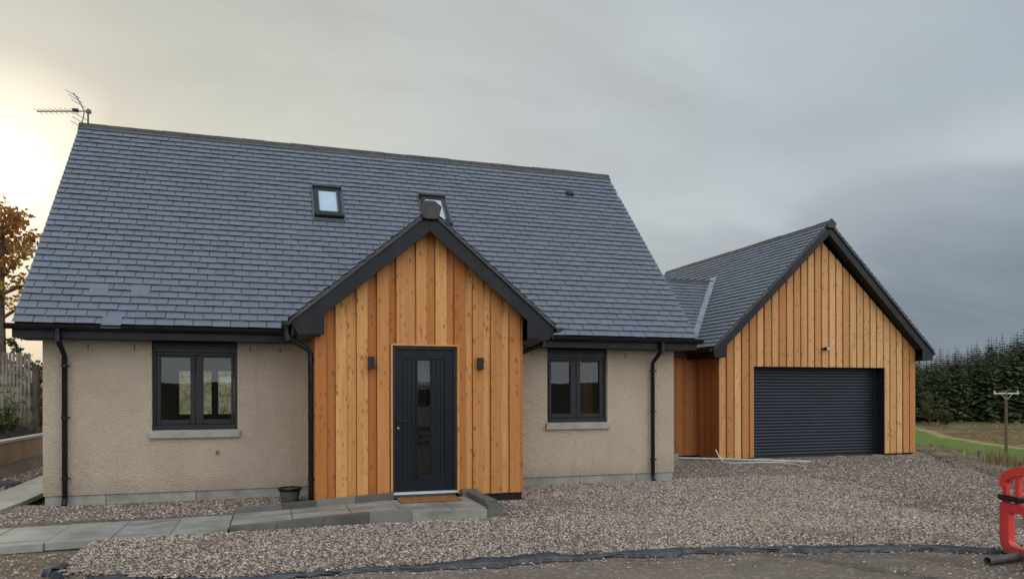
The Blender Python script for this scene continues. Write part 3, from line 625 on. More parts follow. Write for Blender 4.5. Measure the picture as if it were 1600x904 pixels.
# ---- porch
YP, YPB, PX, PZ = 10.492, 10.298, 2.118, 4.26; XP0, XP1 = .540, 3.587
TP = .838
def ptop(x): return PZ-abs(x-PX)*TP             # top of the porch roof
mb = MB(); DX0, DX1, DZ0, DZ1 = 1.615, 2.556, .215, 2.338
def boards(mb, x0, x1, zb, ztop, yfront, pitch, wide, holes=(), proud=.042, apex=None, seed=1, dirn=1):
    rnd = random.Random(seed); x = x0; strips = []
    while x < x1-.001:
        a = x+wide*rnd.uniform(.93, 1.07); b = x+pitch*rnd.uniform(.97, 1.03)
        strips.append((x, min(a, x1), 0)); 
        if a < x1: strips.append((a, min(b, x1), 1))
        x = b
    for a, b, low in strips:
        cuts = [a, b]+[h[0] for h in holes if a < h[0] < b]+[h[1] for h in holes if a < h[1] < b]+([apex] if apex is not None and a < apex < b else [])
        cuts = sorted(set(cuts)); tn = rnd.random()
        for p, q in zip(cuts, cuts[1:]):
            if q-p < .001: continue
            z0 = zb
            for h in holes:
                if h[0]-.001 <= p and q <= h[1]+.001: z0 = h[3]
            y0 = yfront+(proud if low else 0)+(0 if low else rnd.uniform(0, .003)); g = .002 if not low else .004
            pa, qa = (p+(g if p == a else 0), q-(g if q == b else 0))
            mb.xz([(pa, z0), (qa, z0), (qa, ztop(qa)), (pa, ztop(pa))], y0, yfront+(.06 if low else .041), tn)
boards(mb, XP0, XP1, .175, lambda x: ptop(x)-.20, YP, .283, .165, [(DX0-.03, DX1+.03, 0, DZ1+.028)], apex=PX, seed=9)
dk = lambda x: ptop(x)-.19
for x0, x1 in ((XP0+.01, DX0-.031), (DX1+.031, XP1-.01)): MB().xz([(x0, .18), (x1, .18), (x1, dk(x1)), (x0, dk(x0))], YP+.0605, YP+.064).build('dark_joint_backing', M['dark'], house)  # near-black sheets added behind the open joints so they read as shade
MB().xz([(DX0-.03, DZ1+.03), (DX1+.03, DZ1+.03), (DX1+.03, dk(DX1+.03)), (PX, dk(PX)), (DX0-.03, dk(DX0-.03))], YP+.0605, YP+.064).build('dark_joint_backing', M['dark'], house)
# side boards of the porch
rnd = random.Random(3)
for xs_, sg in ((XP0, 1), (XP1, -1)):
    y = YP+.062
    while y < YW-.01:
        e = min(y+.17, YW-.002); mb.box(min(xs_, xs_+sg*.05), max(xs_, xs_+sg*.05), y, e-.004, .175, 2.5, rnd.random()); y = e
clad = mb.build('porch_cladding', M['wood'], house, recalc=True)
mb = MB()
for a, b, c, d in ((DX0-.03, DX0-.002, .20, DZ1+.028), (DX1+.002, DX1+.03, .20, DZ1+.028)): mb.box(a, b, YP-.012, YP+.10, c, d, .35)
mb.box(DX0-.002, DX1+.002, YP-.012, YP+.10, DZ1+.002, DZ1+.028, .35); mb.build('door_lining', M['wood_g'], house, bevel=.003)
for p, q in ((XP0+.03, DX0), (DX1, XP1-.03)): MB().box(p, q, YP+.03, YW-.01, -.05, .17).build('porch_base', M['dark'], house)
mb = MB(); mb.box(XP0+.06, XP1-.06, 12.1, 12.15, .2, 2.6); mb.box(XP0+.06, DX0, YP+.065, YP+.11, .2, 2.6); mb.box(DX1, XP1-.06, YP+.065, YP+.11, .2, 2.6); mb.box(XP0+.06, XP1-.06, YP+.12, 12.1, 2.5, 2.55); mb.box(DX0, DX1, YP+.12, 12.1, .15, .2)
mb.build('hall_lining', M['inner'], house)
# porch roof slopes running back into the main slope
mb = MB()
for sg in (-1, 1):
    Lh = 1.905; u = Vector((0, 1, 0)); v = Vector((-sg, 0, TP)).normalized(); o = Vector((PX+sg*Lh, YPB-.03, PZ-Lh*TP))
    H = (Vector((PX, 0, PZ))-Vector((PX+sg*Lh, 0, PZ-Lh*TP))).length
    slates(mb, o, u, v, 2.9, H)
    mb.extrude([o, o+u*1.3, Vector((PX, YPB+2.75, PZ)), Vector((PX, YPB-.03, PZ))], Vector((0, 0, -.05)), 0.)
proof = mb.build('porch_roof', M['slate'], house, recalc=False)
ridge_tiles((PX, YPB-.045, PZ), (PX, 13.05, PZ), TP*.9, .125, .45, proof, 'ridge')
mb = MB()   # the five-sided cap that closes the ridge
mb.xz([(PX-.115, 4.13), (PX-.155, 4.30), (PX-.06, 4.375), (PX+.06, 4.375), (PX+.155, 4.30), (PX+.115, 4.13), (PX+.06, 4.115), (PX-.06, 4.115)], YPB-.075, YPB-.046); mb.build('ridge_end_cap', M['ridge'], proof, bevel=.008)
for sg in (-1, 1):
    xe = PX+sg*1.90; xi = PX+sg*1.46; zt = lambda x: PZ-.03-abs(x-PX)*TP
    dep = .275
    mb = MB(); mb.xz([(PX+sg*.001, zt(PX)), (xe, zt(xe)), (xe, 2.62), (xe-sg*.10, 2.448), (xi, 2.462), (xi, zt(xi)-dep), (PX+sg*.001, zt(PX)-dep)], YPB, YPB+.026)
    bb = mb.build('barge_board', M['barge'], proof, bevel=.004)
    mb = MB(); mb.xz([(PX+sg*.003, zt(PX)-.05), (xe, zt(xe)-.05), (xe, zt(xe)-.075), (PX+sg*.003, zt(PX)-.075)], YPB+.027, YP+.06); mb.build('soffit', M['barge'], proof)
    mb = MB(); a, b = sorted((xe-sg*.10, PX+sg*1.50)); mb.box(a, b, YPB+.027, EY+.06, 2.452, 2.466); a, b = sorted((xe-sg*.02, xe-sg*.045)); mb.box(a, b, YPB+.027, EY+.2, 2.467, 2.62); mb.build('eaves_box', M['barge'], proof)
    gutter((xe-sg*.018, YPB-.05, 2.632), (xe-sg*.018, EY+.12, 2.632), (sg, 0, 0), proof)
xg = PX-1.90-.045
downpipe([(xg, YPB+.10, 2.57), (xg, YPB+.10, 2.46), (xg+.01, YPB+.105, 2.42), (XP0-.085, YP+.075, 2.27), (XP0-.05, YP+.08, 2.22), (XP0-.05, YP+.08, .17), (XP0-.05, YP+.08, .15), (XP0-.05, YP+.04, .08)], .036, (2.13, 1.34, .47), house, (1, 0))
xg = PX+1.90+.045
downpipe([(xg, 10.95, 2.57), (xg, 10.95, 2.46), (xg-.01, 10.96, 2.43), (XP1+.085, 11.1, 2.27), (XP1+.055, 11.1, 2.22), (XP1+.055, 11.1, .17), (XP1+.055, 11.1, .15), (XP1+.055, 11.06, .08)], .036, (2.13, 1.34), house, (-1, 0))

# ---- front door
YD = YP+.06
mb = MB(); mb.box(DX0, DX0+.045, YD-.02, YD+.07, DZ0+.03, DZ1); mb.box(DX1-.045, DX1, YD-.02, YD+.07, DZ0+.03, DZ1); mb.box(DX0+.046, DX1-.046, YD-.02, YD+.07, DZ1-.045, DZ1)
frame = mb.build('door_frame', M['upvc'], house, bevel=.004)
GX0, GX1, GZ0, GZ1 = 1.982, 2.168, .455, 2.135
mb = MB(); a, b, c, d = DX0+.05, DX1-.05, DZ0+.04, DZ1-.05; ia, ib, ic, id_ = 1.765, 2.382, .43, 2.16
mb.box(a, ia, YD, YD+.045, c, d); mb.box(ib, b, YD, YD+.045, c, d); mb.box(ia+.001, ib-.001, YD, YD+.045, c, ic); mb.box(ia+.001, ib-.001, YD, YD+.045, id_, d)
for p, q in ((ia, GX0-.02), (GX1+.02, ib)):
    nn = 3; wd = (q-p)/nn
    for i in range(nn): mb.box(p+i*wd+.005, p+(i+1)*wd-.005, YD+.007, YD+.04, ic+.002, id_-.002)
    mb.box(p, q, YD+.016, YD+.043, ic, id_)
door = mb.build('front_door', M['door'], house, bevel=.003)
mb = MB(); mb.box(GX0-.02, GX0, YD-.004, YD+.044, ic+.001, id_-.001); mb.box(GX1, GX1+.02, YD-.004, YD+.044, ic+.001, id_-.001); mb.box(GX0, GX1, YD-.004, YD+.044, ic+.001, GZ0); mb.box(GX0, GX1, YD-.004, YD+.044, GZ1, id_-.001)
mb.build('glazing_bead', M['door'], door, bevel=.003)
quad([(GX0, YD+.012, GZ0), (GX1, YD+.012, GZ0), (GX1, YD+.012, GZ1), (GX0, YD+.012, GZ1)]).build('pane', M['glass'], door, recalc=False)
mb = MB(); mb.box(a+.012, a+.052, YD-.012, YD, 1.11, 1.33); mb.tube([(a+.03, YD-.01, 1.265), (a+.03, YD-.055, 1.265), (a+.05, YD-.06, 1.265), (a+.155, YD-.06, 1.262)], .010, 8); mb.build('door_handle', M['gutter'], door, bevel=.003)
MB().tube([(a+.032, YD-.02, 1.165), (a+.032, YD+.002, 1.165)], .015, 12).build('lock_cylinder', M['steel'], door)
MB().box(DX0+.002, DX1-.002, YP-.035, YD+.07, DZ0, DZ0+.028).build('threshold', M['galv'], house, bevel=.004)
def wall_light(x, z):
    m = MB().box(x-.042, x+.042, YP-.095, YP-.012, z-.088, z+.088).build('wall_light', M['gutter'], house, bevel=.006)
    MB().box(x-.03, x+.03, YP-.012, YP+.002, z-.06, z+.06).build('back_plate', M['gutter'], m)
wall_light(1.305, 2.09); wall_light(2.895, 2.093)

# ---- link between house and garage
YL = 15.878
mb = MB(); x = XR+.01; rnd = random.Random(4)
while x < 9.93:
    e = min(x+.24, 9.93); mb.box(x, e-.075, YL, YL+.03, .13, 2.56, rnd.random()); mb.box(e-.09, e+.01, YL+.018, YL+.05, .13, 2.56, rnd.random()); x = e
mb.build('link_cladding', M['wood_l'], house)
MB().box(XR+.002, 9.93, YL+.052, YL+.25, -.05, 2.6).build('link_wall', M['dark'], house)
LEY, LEZ, LRY, LRZ = 15.55, 2.72, 17.95, 4.77
mb = MB(); LV = Vector((0, LRY-LEY, LRZ-LEZ)); slates(mb, (XR+.0, LEY, LEZ), (1, 0, 0), LV, 12.3-XR, LV.length)
slope_slab(mb, (LEY+.02, LEZ+.02), (LRY, LRZ), XR, 12.2, .07); slope_slab(mb, (2*LRY-LEY, LEZ), (LRY+.002, LRZ), XR, 12.2, .07)
lroof = mb.build('link_roof', M['slate'], house, recalc=False)
ridge_tiles((XR+.1, LRY, LRZ), (11.88, LRY, LRZ), .75, .12, .45, lroof, 'ridge')
MB().box(XR+.002, 9.70, LEY+.03, LEY+.052, 2.55, 2.72).box(XR+.002, 9.93, LEY+.053, YL+.0, 2.562, 2.574).build('link_fascia', M['barge'], house)
gutter((XR+.28, LEY+.028, LEZ-.015), (9.62, LEY+.028, LEZ-.015), (0, -1, 0), house)

# ---- garage
YG, YGB, GX_, GZ_ = 14.918, 14.668, 12.882, 5.80; XG0, XG1 = 9.935, 15.805; TG = .945
garage = thing('garage', (12.9, 18, 0), 'larch clad garage with slate gable roof and dark roller door', 'garage')
GD = (10.890, 14.822, .085, 2.292)
mb = MB()
boards(mb, XG0, XG1, .115, lambda x: min(GZ_-.42-abs(x-GX_)*.90, 9), YG, .211, .170, [GD], proud=.040, apex=GX_, seed=11)
gc = mb.build('front_cladding', M['wood_g'], garage)
mb = MB(); y = YG+.062; rnd = random.Random(8)
while y < YL+.05:
    e = y+.215; mb.box(XG0, XG0+.03, y, e-.06, .12, 2.6, rnd.random()); mb.box(XG0+.02, XG0+.05, e-.075, e+.01, .12, 2.6, rnd.random()); y = e
mb.build('side_cladding', M['wood_l'], garage)
mb = MB(); mb.box(XG0+.052, GD[0]-.002, YG+.062, 22.3, -.06, 2.6); mb.box(GD[1]+.002, XG1-.02, YG+.062, 22.3, -.06, 2.6); mb.box(GD[0]-.002, GD[1]+.002, 22.0, 22.3, -.06, 2.6)
mb.xz([(XG0+.1, 2.6), (XG1-.1, 2.6), (GX_, GZ_-.5)], YG+.062, 22.3); mb.build('wall', M['dark'], garage)
YDR = YG+.31; mb = MB(); mb.box(GD[0]-.002, GD[0]+.012, YG+.026, YDR+.08, .06, GD[3]); mb.box(GD[1]-.012, GD[1]+.002, YG+.026, YDR+.08, .06, GD[3]); mb.box(GD[0]+.013, GD[1]-.013, YG+.026, YDR+.08, GD[3]-.012, GD[3]+.002)
mb.build('door_reveal', M['upvc'], garage)
mb = MB(); pitch = .0775; z = .12
while z < 2.28:
    N = 6; prof = [(YDR-.014*math.sin(math.pi*i/N)**.6, z+(pitch-.007)*i/N) for i in range(N+1)]+[(YDR+.010, z+pitch-.006), (YDR+.010, z+pitch)]
    for (ya, za), (yb, zb_) in zip(prof, prof[1:]): mb.add([(GD[0]+.013, ya, za), (GD[1]-.013, ya, za), (GD[1]-.013, yb, zb_), (GD[0]+.013, yb, zb_)], [(0, 1, 2, 3)])
    z += pitch
mb.box(GD[0]+.013, GD[1]-.013, YDR+.012, YDR+.03, .08, 2.29)
gd = mb.build('roller_door', M['shutter'], garage, recalc=False)
MB().box(GD[0]+.014, GD[1]-.014, YDR-.02, YDR+.011, .075, .119).build('bottom_rail', M['upvc'], gd, bevel=.004)
for xx in (GD[0]+.012, GD[1]-.092): MB().box(xx, xx+.08, YDR-.045, YDR-.016, .075, GD[3]-.013).build('guide_rail', M['upvc'], gd, bevel=.004)
MB().box(GD[0]-.02, GD[1]+.02, YG-.06, YDR+.05, -.05, .072).build('threshold', M['pad'], garage, bevel=.006)
mb = MB()
for sg in (-1, 1):
    Lh = 3.262; u = Vector((0, 1, 0)); v = Vector((-sg, 0, TG)).normalized(); o = Vector((GX_+sg*Lh, YGB-.035, GZ_-Lh*TG)); H = math.hypot(Lh, Lh*TG)
    slates(mb, o, u, v, 7.82, H)
    mb.extrude([o, o+u*7.8, Vector((GX_, YGB+7.77, GZ_)), Vector((GX_, YGB-.03, GZ_))], Vector((0, 0, -.06)), 0.)
groof = mb.build('roof', M['slate'], garage, recalc=False)
ridge_tiles((GX_, YGB-.05, GZ_), (GX_, 22.46, GZ_), TG*.9, .12, .45, groof, 'ridge')
mb = MB(); mb.xz([(GX_-.11, GZ_-.15), (GX_-.14, GZ_-.03), (GX_, GZ_+.085), (GX_+.14, GZ_-.03), (GX_+.11, GZ_-.15)], YGB-.085, YGB-.051); mb.build('ridge_end_cap', M['ridge'], groof, bevel=.008)
for sg in (-1, 1):
    xe = GX_+sg*3.255; xi = GX_+sg*2.90; zt = lambda x: GZ_-.035-abs(x-GX_)*TG; dep = .27
    mb = MB(); mb.xz([(GX_+sg*.001, zt(GX_)), (xe, zt(xe)), (xe, 2.62), (xe-sg*.03, 2.478), (xi, 2.478), (xi, zt(xi)-dep), (GX_+sg*.001, zt(GX_)-dep)], YGB, YGB+.026); mb.build('barge_board', M['barge'], groof, bevel=.004)
    mb = MB(); mb.xz([(GX_+sg*.003, zt(GX_)-.235), (xi, zt(xi)-.235), (xi, zt(xi)-.26), (GX_+sg*.003, zt(GX_)-.26)], YGB+.027, YG+.06); mb.build('soffit', M['barge'], groof)
    mb = MB(); a, b = sorted((xe-sg*.03, xi)); mb.box(a, b, YGB+.027, 22.4, 2.482, 2.496); a, b = sorted((xe-sg*.02, xe-sg*.045)); mb.box(a, b, YGB+.027, 22.4, 2.497, 2.66); mb.build('eaves_box', M['barge'], groof)
    gutter((xe-sg*.018, YGB+.02, 2.675), (xe-sg*.018, 22.4, 2.675), (sg, 0, 0), groof)
# lead valley where link roof meets garage roof
def valley_pt(z): return Vector((GX_-(GZ_-z)/TG, LEY+(z-LEZ)*(LRY-LEY)/(LRZ-LEZ), z))
a, b = valley_pt(2.72), valley_pt(4.86); mb = MB(); up = Vector((0, 0, .055)); dn = 0.10
lv = LV.normalized(); gv = Vector((1, 0, TG)).normalized()
for k in range(6):
    p, q = a.lerp(b, k/6), a.lerp(b, (k+1)/6+.004); j = Vector((0, 0, .002*k))
    mb.add([p+up+j, q+up+j, q+Vector((-.13, 0, 0))+up*.75+j, p+Vector((-.13, 0, 0))+up*.75+j, q+gv*.13+Vector((0, .03, .04)), p+gv*.13+Vector((0, .03, .04))], [(0, 1, 2, 3), (0, 5, 4, 1)])
mb.build('lead_valley', M['lead'], lroof, recalc=False)
mb = MB(); fx, fz = 12.915, 2.735
mb.box(fx-.08, fx-.03, YG-.04, YG+.0, fz-.01, fz+.03); mb.box(fx-.03, fx+.075, YG-.13, YG-.06, fz-.035, fz+.045); mb.box(fx-.01, fx+.05, YG-.06, YG+.003, fz-.02, fz+.03)
fl = mb.build('floodlight', M['gutter'], garage, bevel=.006); MB().box(fx-.012, fx+.06, YG-.137, YG-.131, fz-.02, fz+.032).build('lens', M['galv'], fl)

# ---- tv aerial (stands on the left ridge end)
ae = thing('tv_aerial', (-3.22, 15.25, 6.55), 'thin grey tv aerial on a short mast above the left end of the ridge', 'aerial')
ad = mat('aerial_metal', (.10, .10, .10), .45, fn=vary((.09, .09, .09), .3, 30))
ax, ay = -3.22, 15.22
MB().tube([(ax, ay, 6.4), (ax, ay, 6.88)], .016, 8).box(ax-.03, ax+.05, ay-.03, ay+.03, 6.80, 6.86).build('mast', ad, ae)
bd = Vector((-.951, .308, 0)); bp = Vector((ax+.03, ay, 6.84))
MB().tube([bp, bp+bd*.97], .012, 8).build('boom', ad, ae)
mb = MB(); c = Vector((.308, .951, 0)).normalized()
for i in range(8): q = bp+bd*(.28+.095*i); mb.tube([q-c*.13+Vector((0, 0, .0)), q+c*.13], .0045, 6); mb.tube([q, q+Vector((0, 0, .045))], .004, 5)
mb.build('director', ad, ae)
MB().box(bp.x-.30, bp.x-.20, ay+.05, ay+.12, 6.835, 6.885).build('junction_box', M['gutter'], ae, bevel=.006)
mb = MB(); q = bp+bd*.10
mb.tube([q, q+Vector((-.10, -.02, .20)), q+Vector((-.17, -.03, .30))], .010, 6); mb.tube([q, q+Vector((-.02, -.02, -.15)), q+Vector((-.06, -.02, -.29))], .010, 6)
for t_ in (.12, .2, .28): mb.tube([q+Vector((-.56*t_, 0, t_))-c*.16+Vector((-.06, 0, .02)), q+Vector((-.56*t_, 0, t_))+c*.16], .005, 5); mb.tube([q+Vector((-.2*t_, 0, -t_))-c*.16+Vector((-.08, 0, .03)), q+Vector((-.2*t_, 0, -t_))+c*.16], .005, 5)
mb.build('reflector', ad, ae)

# ------------------------------------------------------------------ ramp, path, pad
ramp = thing('entrance_ramp', (1.2, 9.8, 0), 'grey slab ramp and landing with low kerb walls before the front door', 'ramp')
XA, XB = -.50, 1.655
def rz(x): return float(np.interp(x, [-3.6, XA, XB-.1, 3], [.045, .080, .165, .17]))
mb = MB(); k = 0
for x0, x1 in [(-.50, .22), (.22, .94), (.94, 1.56), (1.56, 2.2), (2.2, 2.655)]:
    for y0, y1 in ((9.30, 9.84), (9.84, 10.375)):
        z0, z1 = rz(x0), rz(x1); mb.add([(x0+.004, y0, -.04), (x1-.004, y0, -.04), (x1-.004, y1-.008, -.04), (x0+.004, y1-.008, -.04), (x0+.004, y0, z0), (x1-.004, y0, z1), (x1-.004, y1-.008, z1), (x0+.004, y1-.008, z0)], [(0, 1, 2, 3), (4, 5, 6, 7), (0, 1, 5, 4), (1, 2, 6, 5), (2, 3, 7, 6), (3, 0, 4, 7)], random.random())
mb.build('paving', M['slab'], ramp, bevel=.006)
def kerb(pts, th):   # pts: (x, ztop) along X at y0..y0+th
    y0, y1 = th; mb = MB()
    for (xa, za), (xb, zb_) in zip(pts, pts[1:]): mb.add([(xa+.001, y, z) for y in (y0, y1) for z in (-.05, za)]+[(xb-.002, y, z) for y in (y0, y1) for z in (-.05, zb_)], [(0, 1, 3, 2), (4, 6, 7, 5), (0, 4, 5, 1), (2, 3, 7, 6), (0, 2, 6, 4), (1, 5, 7, 3)], random.random())
    return mb.build('kerb', M['kerb'], ramp, bevel=.006)
kerb([(-.50, .108), (.03, .135), (.57, .165), (1.12, .19), (XB, .212)], (9.19, 9.29))
kerb([(-.50, .148), (.10, .178), (.55, .202), (1.08, .232), (1.612, .258)], (10.385, 10.475))
mb = MB(); mb.box(2.60, 2.83, 10.37, 10.48, -.05, .262); mb.box(2.665, 2.83, 9.355, 10.367, -.05, .242); mb.box(2.645, 2.85, 9.185, 9.352, -.05, .215); mb.build('kerb', M['kerb'], ramp, bevel=.006)
mb = MB(); mb.box(XB+.002, 2.642, 9.20, 9.297, -.05, .155); mb.build('landing_edge', M['slab'], ramp, bevel=.005)
dm = MB(); dm.box(1.645, 2.50, 9.98, 10.385, .172, .188); tag(dm.build('doormat', M['mat'], bevel=.004), 'brown coir doormat on the landing before the dark front door', 'doormat')
mb = MB(); edges = [-.505, -1.12, -1.72, -2.36, -2.98, -3.6, -4.3, -5.0]
for i, (b, a) in enumerate(zip(edges, edges[1:])):
    za, zb_ = rz(a)-.003*(i % 2), rz(b)-.003*(i % 2); sk = .02
    for y0, y1, o in ((9.14, 9.74, 0), (9.748, 10.30, .0)):
        y0 -= .10*max(0, (-1.7-a))*.45 if y0 < 9.5 else 0
        mb.add([(a+.004, y0, za-.09), (b-.004, y0, zb_-.09), (b-.004, y1, zb_-.09), (a+.004, y1, za-.09), (a+.004, y0, za), (b-.004, y0, zb_), (b-.004, y1, zb_), (a+.004, y1, za)], [(0, 1, 2, 3), (4, 5, 6, 7), (0, 1, 5, 4), (1, 2, 6, 5), (2, 3, 7, 6), (3, 0, 4, 7)], random.random())
tag(mb.build('path', M['slab'], bevel=.006), kind='structure')
mb = MB(); mb.extrude([(-3.47, 11.2, .05), (-3.42, 12.3, .05), (-3.50, 20, .05), (-4.32, 20, .05), (-4.10, 13.3, .05), (-4.0, 11.2, .05)], (0, 0, .075)); tag(mb.build('side_path', M['pad'], bevel=.01), kind='structure')
tag(MB().lathe((-4.75, 15.9, -.03), [(.0, .07), (.24, .07), (.27, .06), (.28, 0)], 24).build('drain_cover', M['rubber']), 'round dark drain cover in the rubble beside the concrete side path', 'drain cover')

# ------------------------------------------------------------------ membrane edge, pipes, bucket
def ribbon(name, xa, xb, n, seed, label, hgt=.048):
    rnd = np.random.default_rng(seed); t = np.linspace(xa, xb, n); f = front(t)
    def nz(s):
        k = rnd.normal(0, 1, n); w_ = np.hanning(s); return np.convolve(k, w_/w_.sum()*math.sqrt(s)*.5, 'same')
    a, b, c = nz(15), nz(9), nz(31)
    fade = np.clip(np.minimum(t-xa, xb-t)/.25, .15, 1)
    wd = np.clip(.34+.62*nz(41)+.30*nz(13), .08, 1.1)+.75*np.exp(-((t-2.25)/.45)**2)*np.clip(1+.3*nz(9), .6, 1.4)+.35*np.exp(-((t-6.1)/.4)**2)
    prof = [(f+.13, grav_z(t, f+.12)-.006+0*a), (f+.05+.012*b, .020+.006*a), (f+.012*a, .016+hgt*fade*.55*wd+.004*b)]
    prof += [(f-.030*wd+.012*b, .004+hgt*.40*fade*wd+.006*a), (f-.072*wd+.012*c, .001+.012*wd*np.abs(b)), (f-.060*wd+.008*a, -.02+0*a), (f-.075*wd-.02*np.abs(c), -.021+.003*np.abs(a))]
    Yp = np.stack([p[0] for p in prof]); Zp = np.stack([p[1] for p in prof]); Xp = np.repeat(t[None], len(prof), 0)+.012*b[None]
    o = grid_obj(name, Xp, Yp, Zp, M['membrane']); sd = o.modifiers.new('solid', 'SOLIDIFY'); sd.thickness = .003; return tag(o, label, 'membrane')
ribbon('ground_membrane', -1.62, 8.3, 420, 4, 'long crumpled black membrane edge between the gravel and the road')
mb = MB(); rr = np.random.default_rng(3); P0 = np.array([(-1.86, 8.12), (-1.93, 7.95), (-1.98, 7.78), (-1.93, 7.66), (-1.86, 7.6), (-1.7, 7.62)])
for i in range(len(P0)-1):
    a, b = P0[i], P0[i+1]; h0, h1 = .02+.05*rr.random(), .02+.05*rr.random(); mb.add([(a[0], a[1], -.03), (b[0], b[1], -.03), (b[0]+.03, b[1], h1), (a[0]+.03, a[1], h0), (b[0]+.11, b[1]+.03, .035), (a[0]+.11, a[1]+.03, .035)], [(0, 1, 2, 3), (3, 2, 4, 5)], smooth=False)
mb.lathe((-2.0, 7.9, -.04), [(0, .075), (.05, .07), (.06, .03), (.065, 0)], 9)
tag(mb.build('membrane_scrap', M['membrane'], recalc=False), 'scrap of black membrane sticking up where the gravel meets the brown dirt', 'membrane')
def duct(pts, r, name, m, label, cat, n=14):
    b = MB(); pts = [Vector(p) for p in pts]; b.tube(pts, r, n, cap=False); b.tube(pts, r*.82, n, cap=False)
    d = (pts[0]-pts[1]).normalized()
    for e, q in ((pts[0], 0), (pts[-1], 1)):
        dd = (pts[1]-pts[0] if q == 0 else pts[-1]-pts[-2]).normalized(); a = dd.orthogonal().normalized(); c = dd.cross(a); v = [e+(a*math.cos(2*math.pi*k/n)+c*math.sin(2*math.pi*k/n))*rr_ for rr_ in (r, r*.82) for k in range(n)]
        b.add(v, [(k, (k+1) % n, n+(k+1) % n, n+k) for k in range(n)])
    return tag(b.build(name, m, recalc=False), label, cat)
duct([(6.585, 5.375, .022), (6.9, 5.40, .024), (7.25, 5.46, .03), (7.9, 5.6, .03)], .040, 'drain_duct', M['duct'], 'short grey corrugated duct lying on the road under the red barrier', 'duct')
duct([(9.13, 15.45, .115), (9.9, 14.98, .11), (10.2, 14.72, .11), (11.55, 13.75, .10)], .03, 'waste_pipe', M['pipe_pale'], 'straight pale grey plastic pipe lying along the foot of the garage', 'pipe')
tag(MB().box(8.93, 9.12, 15.36, 15.50, .0, .22).build('concrete_block', M['plinth'], bevel=.01), 'small grey concrete block beside the link wall at the pipe end', 'block')
tag(MB().tube([(9.62, 14.60, .36), (9.66, 14.52, .22), (9.68, 14.40, .11), (9.75, 14.2, .09), (9.9, 14.05, .10), (10.3, 13.85, .12), (10.65, 13.6, .125), (10.72, 13.2, .115), (10.55, 12.75, .1), (10.35, 12.5, .09)], .013, 8).build('water_hose', mat('white_hose', (.6, .62, .62), .4, fn=vary((.6, .62, .62), .08, 6))), 'thin white hose curling over the gravel before the garage corner', 'hose')
bk = thing('plant_pot', (.225, 11.25, .075), 'empty black plastic plant pot on the gravel beside the porch', 'plant pot')
MB().lathe((.225, 11.25, .075), [(0, 0), (.115, 0), (.12, .01), (.15, .20), (.145, .20), (.112, .02), (0, .02)], 24).build('pot_body', M['rubber'], bk, recalc=False)
MB().lathe((.225, 11.25, .075), [(.150, .175), (.168, .178), (.170, .215), (.158, .218), (.150, .21)], 24).build('pot_rim', M['gutter'], bk)

# ------------------------------------------------------------------ red barrier
B0 = Vector((7.65*SN+5.09*CS, 7.65*CS-5.09*SN, -.02))
br = thing('plastic_barrier', B0, 'red plastic pedestrian barrier standing on the road at the right edge', 'barrier', world=False, rz=math.atan2(-CS, -SN))
def arc(cx_, cz_, rx_, rz_, a0, a1, n): return [(cx_+rx_*math.cos(R(a0+(a1-a0)*i/n)), cz_+rz_*math.sin(R(a0+(a1-a0)*i/n))) for i in range(n+1)]
def rframe(mb, outer, inner, y0, y1):
    n = len(outer); V = [(x, y, z) for (x, z), y in [(p, y0) for p in outer]+[(p, y0) for p in inner]+[(p, y1) for p in outer]+[(p, y1) for p in inner]]; f = []
    for i in range(n):
        j = (i+1) % n; f += [(i, j, n+j, n+i), (2*n+i, 3*n+i, 3*n+j, 2*n+j), (i, 2*n+i, 2*n+j, j), (n+i, n+j, 3*n+j, 3*n+i)]
    mb.add(V, f)
def loop(x0, x1, z0, z1, rb, rt):
    return arc(x1-rt, z1-rt, rt, rt, 0, 90, 5)+arc(x0+rt, z1-rt, rt, rt, 90, 180, 5)+arc(x0+rb, z0+rb, rb, rb, 180, 270, 6)+arc(x1-rb, z0+rb, rb, rb, 270, 360, 6)
mb = MB(); rframe(mb, loop(0, 2, .02, .545, .17, .03), loop(.145, 1.855, .12, .455, .06, .03), -.035, .035); mb.build('lower_panel', M['red'], br, bevel=.010)
for xx in np.linspace(.33, 1.55, 5): MB().obox((xx+.05, -.02, .10), (.07, 0, 0), (0, .04, 0), (-.05, 0, .37)).build('slat', M['red'], br, bevel=.006)
mb = MB(); top = [(0, .70), (0, .77), (.03, .825), (.09, .868), (.22, .915), (.42, .952), (.7, .975), (1, .982)]; top = top+[(2-x, z) for x, z in top[::-1][1:]]
inn = [(.075, .70), (.078, .745), (.10, .77), (.14, .79), (.24, .825), (.42, .858), (.7, .88), (1, .886)]; inn = inn+[(2-x, z) for x, z in inn[::-1][1:]]
n = len(top)
for i in range(n-1): mb.add([(top[k][0], y, top[k][1]) for k in (i, i+1) for y in (-.035, .035)]+[(inn[k][0], y, inn[k][1]) for k in (i, i+1) for y in (-.035, .035)], [(0, 1, 3, 2), (4, 6, 7, 5), (0, 2, 6, 4), (1, 5, 7, 3)]+([(0, 4, 5, 1)] if i == 0 else [])+([(2, 3, 7, 6)] if i == n-2 else []))
mb.build('top_rail', M['red'], br, bevel=.006)
for xx in (.03, .215, .60, .98, 1.35, 1.71, 1.90):
    zt = float(np.interp(xx+.03, [p[0] for p in inn], [p[1] for p in inn])); MB().box(xx, xx+.065, -.022, .022, .547, zt+.02).build('upright', M['red'], br, bevel=.006)
MB().box(-.012, .30, -.048, .048, .565, .625).build('strap', M['gutter'], br, bevel=.012)
for xx in (1.30,): MB().extrude([(xx, -.20, 0), (xx, .20, 0), (xx, .19, .04), (xx, .05, .13), (xx, -.05, .13), (xx, -.19, .04)], (.07, 0, 0)).build('foot', M['red'], br, bevel=.008)
